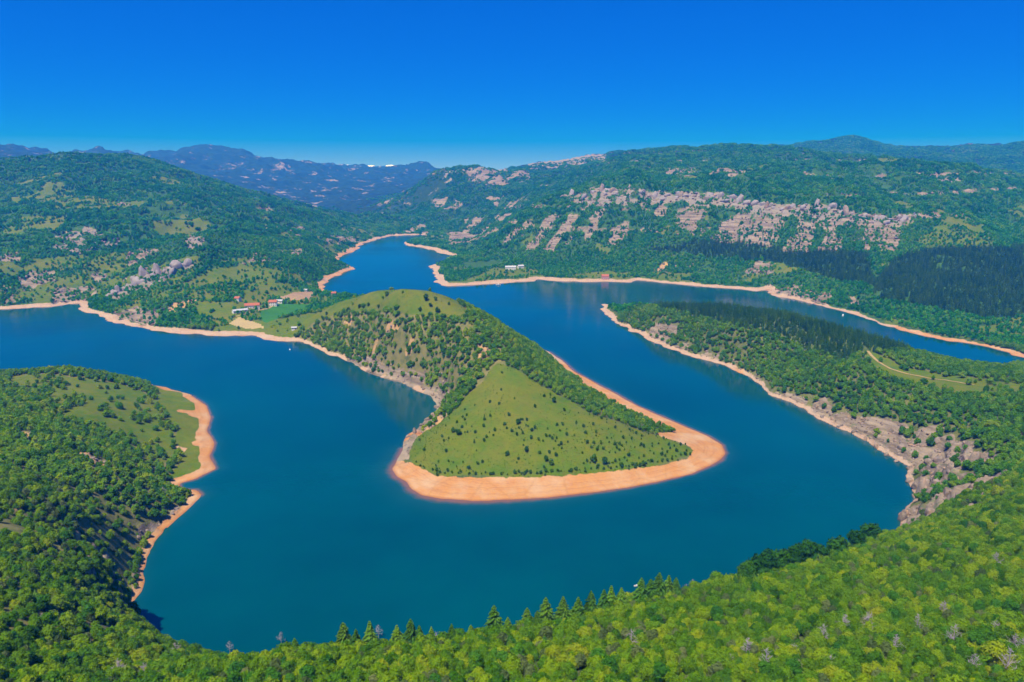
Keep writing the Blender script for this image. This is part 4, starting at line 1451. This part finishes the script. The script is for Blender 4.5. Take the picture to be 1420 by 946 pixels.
# bare grey trees
DEAD = [dead_shape(40 + i, 5.4 + .5 * i) for i in range(4)]
DT = [shared_mesh('trunk', d[0], M_DEAD) for d in DEAD]
DB = [shared_mesh('branches', d[1], M_DEAD) for d in DEAD]
DEAD_AT = [(1034, 912), (1201, 880), (1140, 892), (1348, 935), (1404, 905), (1379, 886), (1062, 928), (1271, 878), (1168, 880), (1307, 856), (1395, 935), (1415, 915), (1240, 905), (1100, 915),
           (319, 905), (390, 893), (248, 905), (200, 940), (525, 885), (246, 915), (120, 905), (167, 944), (605, 890), (950, 826), (1380, 790), (960, 815), (875, 900),
           (228, 690), (236, 700), (1010, 930), (1150, 935), (1320, 900), (60, 870)]
for i, (u, v) in enumerate(DEAD_AT):
    x, y, g = hit(u, v)
    where = 'on the left bank' if u < 260 else 'along the brow left of centre' if u < 720 else 'in the canopy right of centre' if u < 1180 else 'in the canopy towards the bottom right corner'
    plant('dead_tree', (x, y, g), rng.uniform(0, 6.28), rng.uniform(.75, 1.15), 'leafless silver-grey dead tree %s' % where, 'tree', 'dead grey trees',
          [('trunk', DT[i % 4]), ('branches', DB[i % 4])])

# shrubs dotted over the lower meadow, trees on the upper meadow
SH_MESH = [shared_mesh('crown', s, L_SHRUB) for s in SRC_SHRUB]
SH_ST = shared_mesh('stem', tube([(0, 0, -.4), (0, 0, 1.2)], [.12, .05], 5), M_BARK)
mp = np.array(MEADOW_LOW)
done = []
tries = 0
while len(done) < 225 and tries < 9000:
    tries += 1
    u, v = rng.uniform(560, 965), rng.uniform(505, 662)
    if not inside(np.array(u), np.array(v), MEADOW_LOW):
        continue
    row = math.exp(-((v - (596 + .06 * (u - 700))) / 15) ** 2) * (1 if u > 640 else .45)
    right = .55 * sstep(780, 900, np.array(u)) + .25 * sstep(630, 655, np.array(v))
    if rng.uniform() > .07 + row * .95 + float(right):
        continue
    if any((u - a) ** 2 + (1.6 * (v - b)) ** 2 < (5 if rng.uniform() > .3 else 2.2) ** 2 for a, b in done):
        continue
    done.append((u, v))
for q in np.linspace(0, 1, 60):
    u = 585 + q * 372 + rng.uniform(-3, 3)
    v = np.interp(u, [585, 605, 650, 720, 780, 860, 920, 955], [650, 657, 659, 660, 657, 650, 642, 632]) - rng.uniform(0, 4)
    done.append((u, float(v)))
BIGSH = {(824, 640): 1.5, (838, 644): 1.5, (768, 558): 1.35, (636, 604): 1.5, (628, 600): 1.2, (757, 640): 1.2, (764, 645): 1.3, (730, 626): 1.2, (893, 647): 1.1, (704, 632): 1.05, (718, 588): 1.2}
for u, v in list(BIGSH) + done:
    x, y, g = hit(u, v, 350)
    s = BIGSH.get((u, v), 0) or rng.uniform(.32, .85)
    i = int(rng.integers(0, 5))
    if (u, v) in BIGSH:
        lab = 'larger dark round bush standing out among the small ones on the lower meadow'
        grp = 'large meadow bushes'
    else:
        where = 'in the upper part' if v < 578 else 'in the middle belt' if v < 615 else 'on the lower edge'
        side = 'left third' if u < 690 else 'middle third' if u < 815 else 'right third'
        lab = '%s dark bush %s of the peninsula meadow, %s' % ('tiny' if s < .5 else 'small' if s < .68 else 'mid-sized', where, side)
        grp = 'small meadow bushes'
    plant('meadow_bush', (x, y, g), rng.uniform(0, 6.28), s, lab, 'bush', grp, [('crown', SH_MESH[i]), ('stem', SH_ST)])
for i, (u, v, s) in enumerate(sorted([(537, 411, 1.7), (591, 417, 1.8), (597, 426, 1.2), (606, 434, 1.6), (604, 417, 1.2), (525, 428, 1.3), (483, 434, 1.9), (511, 425, 1.2), (465, 441, 1.6), (549, 432, 1.3),
                               (499, 427, 1.1), (583, 431, 1.1), (623, 423, .9), (453, 437, 1.1), (472, 437, 1.2)])):
    x, y, g = hit(u, v, 500)
    plant('round_tree', (x, y, g), rng.uniform(0, 6.28), s * 1.1, 'dark round tree alone on the pale hilltop grass, %s from the left' % ORD[i], 'tree', 'lone hilltop trees',
          [('crown', SH_MESH[i % 5]), ('stem', SH_ST)])

# ------------------------------------------------------------------ rock outcrops on the near shores
RK = [shared_mesh('rock_outcrop', s, M_OUTCROP) for s in ROCK_SHAPES]
for i, (u, v, s) in enumerate([(1262, 668, 4.5), (1270, 676, 5), (1280, 682, 5.5), (1291, 684, 5.5), (1303, 682, 5), (1314, 686, 4.5), (1268, 690, 3.5), (1285, 672, 4), (1298, 670, 4), (1255, 718, 4.5), (1266, 714, 4.5),
                               (1278, 712, 4), (1290, 712, 3.5), (1288, 640, 4.5), (1303, 640, 5), (1340, 640, 5.5), (1352, 642, 5.5), (1364, 645, 5), (1376, 643, 4.5), (1330, 646, 4.5), (1242, 640, 3.5), (1230, 632, 3.5),
                               (1215, 620, 3.5), (1200, 610, 3), (1183, 600, 3), (1262, 650, 3.5), (1250, 622, 4), (1280, 618, 4), (1300, 612, 4), (1347, 697, 3), (1362, 695, 3), (1140, 579, 2.6), (1163, 592, 2.6),
                               (605, 566, 3.2), (612, 560, 3.6), (600, 575, 3), (592, 583, 2.8), (575, 600, 3.2), (565, 606, 3), (561, 618, 2.6), (585, 590, 2.5), (588, 540, 2.8), (560, 530, 2.6), (600, 548, 3.2)]):
    x, y, g = hit(u, v, 250)
    where = ('on the left shore of the meadow peninsula' if u < 700 else 'on the low point below the wooded slope' if v > 705 else 'on the cliff headland beside the water' if v > 655 else
             'on the upper cliff behind the headland' if u > 1285 else 'along the waterline below the leafy wood')
    o = bpy.data.objects.new('rock_outcrop', RK[i % 7])
    o.location = (x, y, g)
    o.rotation_euler = (rng.uniform(-.2, .2), rng.uniform(-.2, .2), rng.uniform(0, 6.28))
    o.scale = (s * rng.uniform(.6, .9), s * rng.uniform(.6, .9), s * rng.uniform(.7, 1.1))
    COL.objects.link(o)
    tag(o, 'rugged pinkish grey rock outcrop %s' % where, 'rock', 'rock outcrops %s' % where)

RKG = [shared_mesh('rock_outcrop', s_, M_CRAG) for s_ in ROCK_SHAPES]
CRAG = [(152, 412), (158, 408), (165, 405), (172, 402), (180, 398), (188, 394), (196, 391), (204, 388), (212, 384), (220, 381), (228, 377), (236, 373), (244, 370), (252, 368), (260, 366),
        (185, 388), (200, 382), (214, 376), (230, 386), (240, 380)]
for i, (u, v) in enumerate(CRAG):
    x, y, g = hit(u, v, 900)
    o = bpy.data.objects.new('rock_outcrop', RKG[i % 7])
    s_ = rng.uniform(7, 12)
    o.location = (x, y, g - .15 * s_)
    o.rotation_euler = (rng.uniform(-.25, .25), rng.uniform(-.25, .25), rng.uniform(0, 6.28))
    o.scale = (s_ * rng.uniform(.7, 1.1), s_ * rng.uniform(.6, .9), s_ * rng.uniform(.8, 1.3))
    COL.objects.link(o)
    tag(o, 'jagged grey crag on the spur left of the village, %s' % ('%s from its lower end' % ORD[i] if i < 15 else 'behind the crest, %s of those' % ORD[i - 15]), 'rock', 'crags of the left spur')
line = np.array([(782, 274), (830, 266), (880, 263), (930, 270), (960, 268), (1000, 272), (1050, 284), (1100, 287), (1150, 286), (1185, 297), (1225, 304), (1268, 302)], float)
for i, q in enumerate(np.linspace(0, 1, 90)):
    u = 782 + q * 486 + rng.uniform(-4, 4)
    v = np.interp(u, line[:, 0], line[:, 1]) + rng.uniform(-2.5, 6)
    x, y, g = hit(u, v, 1200)
    o = bpy.data.objects.new('cliff_block', (RKG if i % 3 else RK)[i % 7])
    s_ = rng.uniform(5, 12)
    o.location = (x, y, g - .2 * s_)
    o.rotation_euler = (rng.uniform(-.1, .1), rng.uniform(-.1, .1), rng.uniform(-.5, .5))
    o.scale = (s_ * rng.uniform(.7, 1.4), s_ * rng.uniform(.6, 1), s_ * rng.uniform(.6, 1.2))
    COL.objects.link(o)
    third = 'left end' if q < .25 else 'left middle' if q < .5 else 'right middle' if q < .75 else 'right end'
    tag(o, 'pale cliff block in the %s of the long rock band on the far hillside' % third, 'rock', 'blocks of the long cliff band')

# ------------------------------------------------------------------ dirt track over the promontory
def ribbon(name, pts, width, mat, lift=.25):
    W = np.array([hit(u, v, 380)[:2] for u, v in pts])
    seg = np.linalg.norm(np.diff(W, axis=0), axis=1)
    t = np.r_[0, np.cumsum(seg)]
    q = np.arange(0, t[-1], 2.0)
    P = np.stack([np.interp(q, t, W[:, 0]), np.interp(q, t, W[:, 1])], 1)
    D = np.gradient(P, axis=0)
    D /= np.linalg.norm(D, axis=1, keepdims=True) + 1e-9
    S = np.stack([-D[:, 1], D[:, 0]], 1)
    V, F = [], []
    for i, p in enumerate(P):
        for k in (-.5, 0, .5):
            a = p + S[i] * width * k
            V.append((a[0], a[1], float(height(a[:1], a[1:])[0][0]) + lift))
        if i:
            n = 3 * i
            F += [(n - 3, n - 2, n + 1, n), (n - 2, n - 1, n + 2, n + 1)]
    return mesh_obj(name, V, F, mat)


M_DIRT = plain("pale_dirt", (.33, .24, .10), .95, .2, .3)
tag(ribbon('dirt_path', [(1203, 487), (1208, 493), (1218, 502), (1235, 512), (1255, 518), (1280, 523), (1310, 527), (1352, 534)], 2.4, M_DIRT),
    'pale dirt track leaving the pine wood across the promontory meadow', None, None, 'structure')

tag(ribbon('dirt_path', [(318, 441), (336, 437), (356, 431), (372, 428), (386, 420), (404, 417), (428, 409)], 3.0, M_DIRT),
    'dirt lane passing the red roofed farm towards the ploughed field', None, None, 'structure')

# ------------------------------------------------------------------ farm buildings
M_ROOF = plain("red_tiles", (.38, .12, .055), .85, .2, .8)
M_ROOFG = plain("grey_sheet_roof", (.42, .42, .44), .5, .12, .5)
M_WALL = plain("white_render", (.72, .68, .62), .85, .08, .4)
M_WALLP = plain("pink_brick", (.52, .28, .23), .85, .12, .6)
M_GLASS = plain("window_glass", (.03, .04, .05), .15, .1, 1, .5)
M_WOOD = plain("door_wood", (.16, .085, .04), .7, .2, 2)


def box(x0, x1, y0, y1, z0, z1):
    V = [(x0, y0, z0), (x1, y0, z0), (x1, y1, z0), (x0, y1, z0), (x0, y0, z1), (x1, y0, z1), (x1, y1, z1), (x0, y1, z1)]
    return V, [(0, 3, 2, 1), (4, 5, 6, 7), (0, 1, 5, 4), (1, 2, 6, 5), (2, 3, 7, 6), (3, 0, 4, 7)]


def house(name, label, cat, u, v, L, D, H, rise, rz, wall, roof, nwin=4, floors=1, chimney=True):
    x, y, g = hit(u, v, 700)
    # stand it on the lowest corner's ground, plinth hides the slope
    e = empty(name, (x, y, g), rz)
    tag(e, label, cat)
    wv, wf = box(-L / 2, L / 2, -D / 2, D / 2, -3, H)
    n = len(wv)
    wv += [(-L / 2, 0, H + rise), (L / 2, 0, H + rise)]
    wf = wf[:1] + wf[2:] + [(4, 7, n), (5, n + 1, 6)]
    mesh_obj('wall', wv, wf, wall, e)
    o, t = .5, .22
    k = rise / (D / 2)
    rv, rf = [], []
    for s in (-1, 1):
        b = len(rv)
        for xx in (-L / 2 - o, L / 2 + o):
            rv += [(xx, 0, H + rise + .02), (xx, s * (D / 2 + o), H - k * o + .02), (xx, s * (D / 2 + o), H - k * o + t), (xx, 0, H + rise + t)]
        rf += [(b, b + 1, b + 5, b + 4), (b + 3, b + 2, b + 6, b + 7), (b + 1, b + 2, b + 6, b + 5), (b, b + 1, b + 2, b + 3), (b + 4, b + 5, b + 6, b + 7)]
    ro = mesh_obj('roof', rv, rf, roof, e)
    if chimney:
        mesh_obj('chimney', *box(L * .2, L * .2 + .8, .6, 1.4, H + rise * .4, H + rise + 1.2), M_WALLP, ro)
    for fl in range(floors):
        zb = .9 + fl * 2.8
        for i in range(nwin):
            cx = -L / 2 + L * (i + .5) / nwin
            if fl == 0 and i == nwin // 2:
                mesh_obj('door', *box(cx - .55, cx + .55, -D / 2 - .06, -D / 2 + .02, 0, 2.1), M_WOOD, e)
                continue
            w = mesh_obj('window', *box(cx - .6, cx + .6, -D / 2 - .05, -D / 2 + .02, zb, zb + 1.3), M_WALL, e)
            mesh_obj('pane', *box(cx - .5, cx + .5, -D / 2 - .07, -D / 2 - .03, zb + .1, zb + 1.2), M_GLASS, w)
    return e


house('farmhouse', 'long farmhouse with bright red tiled roof beside the green field', 'house', 350, 427, 20, 9, 4.2, 2.8, R(16), M_WALL, M_ROOF, 6)
house('barn', 'low shed with grey sheet roof in front of the long red roof', 'barn', 333, 433, 20, 7.5, 3.0, 1.4, R(38), M_WALL, M_ROOFG, 3, 1, False)
house('house', 'white house with red roof at the upper corner of the green field', 'house', 379, 424, 11, 9, 6.0, 2.6, R(8), M_WALL, M_ROOF, 4, 2)
house('shed', 'grey roofed shed behind the red house by the green field', 'shed', 388, 420, 10, 7, 3.4, 1.5, R(-8), M_WALL, M_ROOFG, 2, 1, False)
house('cottage', 'small cottage with red roof uphill left of the farm', 'house', 330, 417, 8, 6.5, 4.0, 2.0, R(-20), M_WALL, M_ROOF, 3)
house('hut', 'tiny white hut on the grass near the isthmus shore', 'hut', 408, 457, 6, 4, 2.4, 1.0, R(12), M_WALL, M_ROOFG, 2, 1, False)
house('hut', 'small pale hut above the brown ploughed field', 'hut', 424, 404, 6, 4.5, 2.6, 1.2, R(-15), M_WALL, M_ROOFG, 2, 1, False)
house('house', 'pinkish house among trees on the wooded strip behind the green field', 'house', 463, 410, 7, 6, 4.5, 1.8, R(10), M_WALL, M_ROOF, 3)
house('lakeside_lodge', 'white lodge with grey roof on the lawn across the lake', 'house', 708, 374, 22, 10, 5.5, 2.5, R(5), M_WALL, M_ROOFG, 7, 2)
house('lakeside_annex', 'smaller white building joined close to the right of the lodge', 'house', 722, 372, 12, 8, 5, 2, R(20), M_WALL, M_ROOFG, 4, 2)
house('boathouse', 'pink brick boathouse at the waterline of the far shore', 'house', 839, 387, 13, 9, 5.5, 3.5, R(0), M_WALLP, M_ROOF, 4, 1, False)

# ------------------------------------------------------------------ boats
M_HULL = plain("white_hull", (.80, .80, .80), .35, .05, 1, .5)
M_DECK = plain("boat_deck", (.42, .33, .22), .6, .15, 2)


def boat(label, u, v, L, rz):
    p = on_water(u, v)
    e = empty('motor_boat', (float(p[0]), float(p[1]), .0), rz)
    tag(e, label, 'boat')
    st = [(-.5, .15, .0), (-.48, .17, .02), (-.1, .19, .0), (.25, .15, .02), (.42, .07, .05), (.5, .005, .09)]
    V, F = [], []
    for fx, w, z in st:
        V += [(fx * L, -w * L, .13 * L + z * L), (fx * L, -w * L * .7, -.02 * L), (fx * L, w * L * .7, -.02 * L), (fx * L, w * L, .13 * L + z * L)]
    for i in range(len(st) - 1):
        for k in range(3):
            F.append((4 * i + k, 4 * i + k + 1, 4 * i + k + 5, 4 * i + k + 4))
    F.append((0, 1, 2, 3))
    mesh_obj('hull', V, F, M_HULL, e)
    mesh_obj('deck', [(-.47 * L, -.15 * L, .1 * L), (-.47 * L, .15 * L, .1 * L), (.25 * L, .13 * L, .1 * L), (.42 * L, 0, .13 * L), (.25 * L, -.13 * L, .1 * L)], [(0, 4, 3, 2, 1)], M_DECK, e)
    c = mesh_obj('cabin', *box(-.12 * L, .14 * L, -.1 * L, .1 * L, .1 * L, .27 * L), M_HULL, e)
    mesh_obj('windscreen', *box(.141 * L, .15 * L, -.08 * L, .08 * L, .17 * L, .25 * L), M_GLASS, c)


boat('white boat moored off the far shore below the lodge', 691, 395.5, 9, R(5))
boat('small white boat alone in the right inlet', 1169, 437.5, 7, R(60))
boat('white boat showing just beyond the spruces of the brow', 883, 813, 2.8, R(10))
p = on_water(402, 485)
b = empty('buoy', (float(p[0]), float(p[1]), 0))
tag(b, 'small white buoy floating off the isthmus shore', 'buoy')
iv, if_ = ico(1)
mesh_obj('float', iv * np.array([.8, .8, .7]), [tuple(f) for f in if_], M_HULL, b)
mesh_obj('mast', *tube([(0, 0, .6), (0, 0, 2.4)], [.12, .08], 6), M_HULL, b)

# ------------------------------------------------------------------ clouds beyond the last range, and the air
M_CLOUD = N("cloud")
M_CLOUD.bsdf((.9, .9, .9), 1.0, 0)
for u, v, s, lab in [(474, 233, 1.2, 'small white cloud low behind the far range, left one'), (511, 232, 1.6, 'small white cloud low behind the far range, right one')]:
    rg = np.random.default_rng(int(u))
    x, y, z = at_depth(u, v, 30000)
    parts = []
    for k in range(16):
        v_, f_ = ico(2)
        q = rg.uniform(50, 120) * s
        parts.append((v_ * np.array([q * 1.6, q, q * .62]) * (1 + .06 * rg.normal(size=(len(v_), 1))) + np.array([rg.normal() * 420 * s, rg.normal() * 200, rg.uniform(-50, 70) - 60]), [tuple(f) for f in f_]))
    vv, ff = join(parts)
    o = mesh_obj('cloud', np.array(vv) , ff, M_CLOUD.m, smooth=True)
    o.location = (x, y, z)
    tag(o, lab, 'cloud')

HB = (-7900, 7900, -300, 9800, -16, 640)
o = mesh_obj('haze', *box(*HB), N("haze").m)
hm = o.data.materials[0]
ht = hm.node_tree
pv = ht.nodes.new("ShaderNodeVolumePrincipled")
pv.inputs['Color'].default_value = (.015, .23, 1.0, 1)
pv.inputs['Density'].default_value = 1.75e-4
pv.inputs['Absorption Color'].default_value = (1, 1, 1, 1)
pv.inputs['Anisotropy'].default_value = 0.0
ht.links.new(pv.outputs[0], [n for n in ht.nodes if n.type == 'OUTPUT_MATERIAL'][0].inputs['Volume'])
tag(o, 'thin blue air between the viewer and the hills', None, None, 'stuff')
print("HMAX", HH.max())
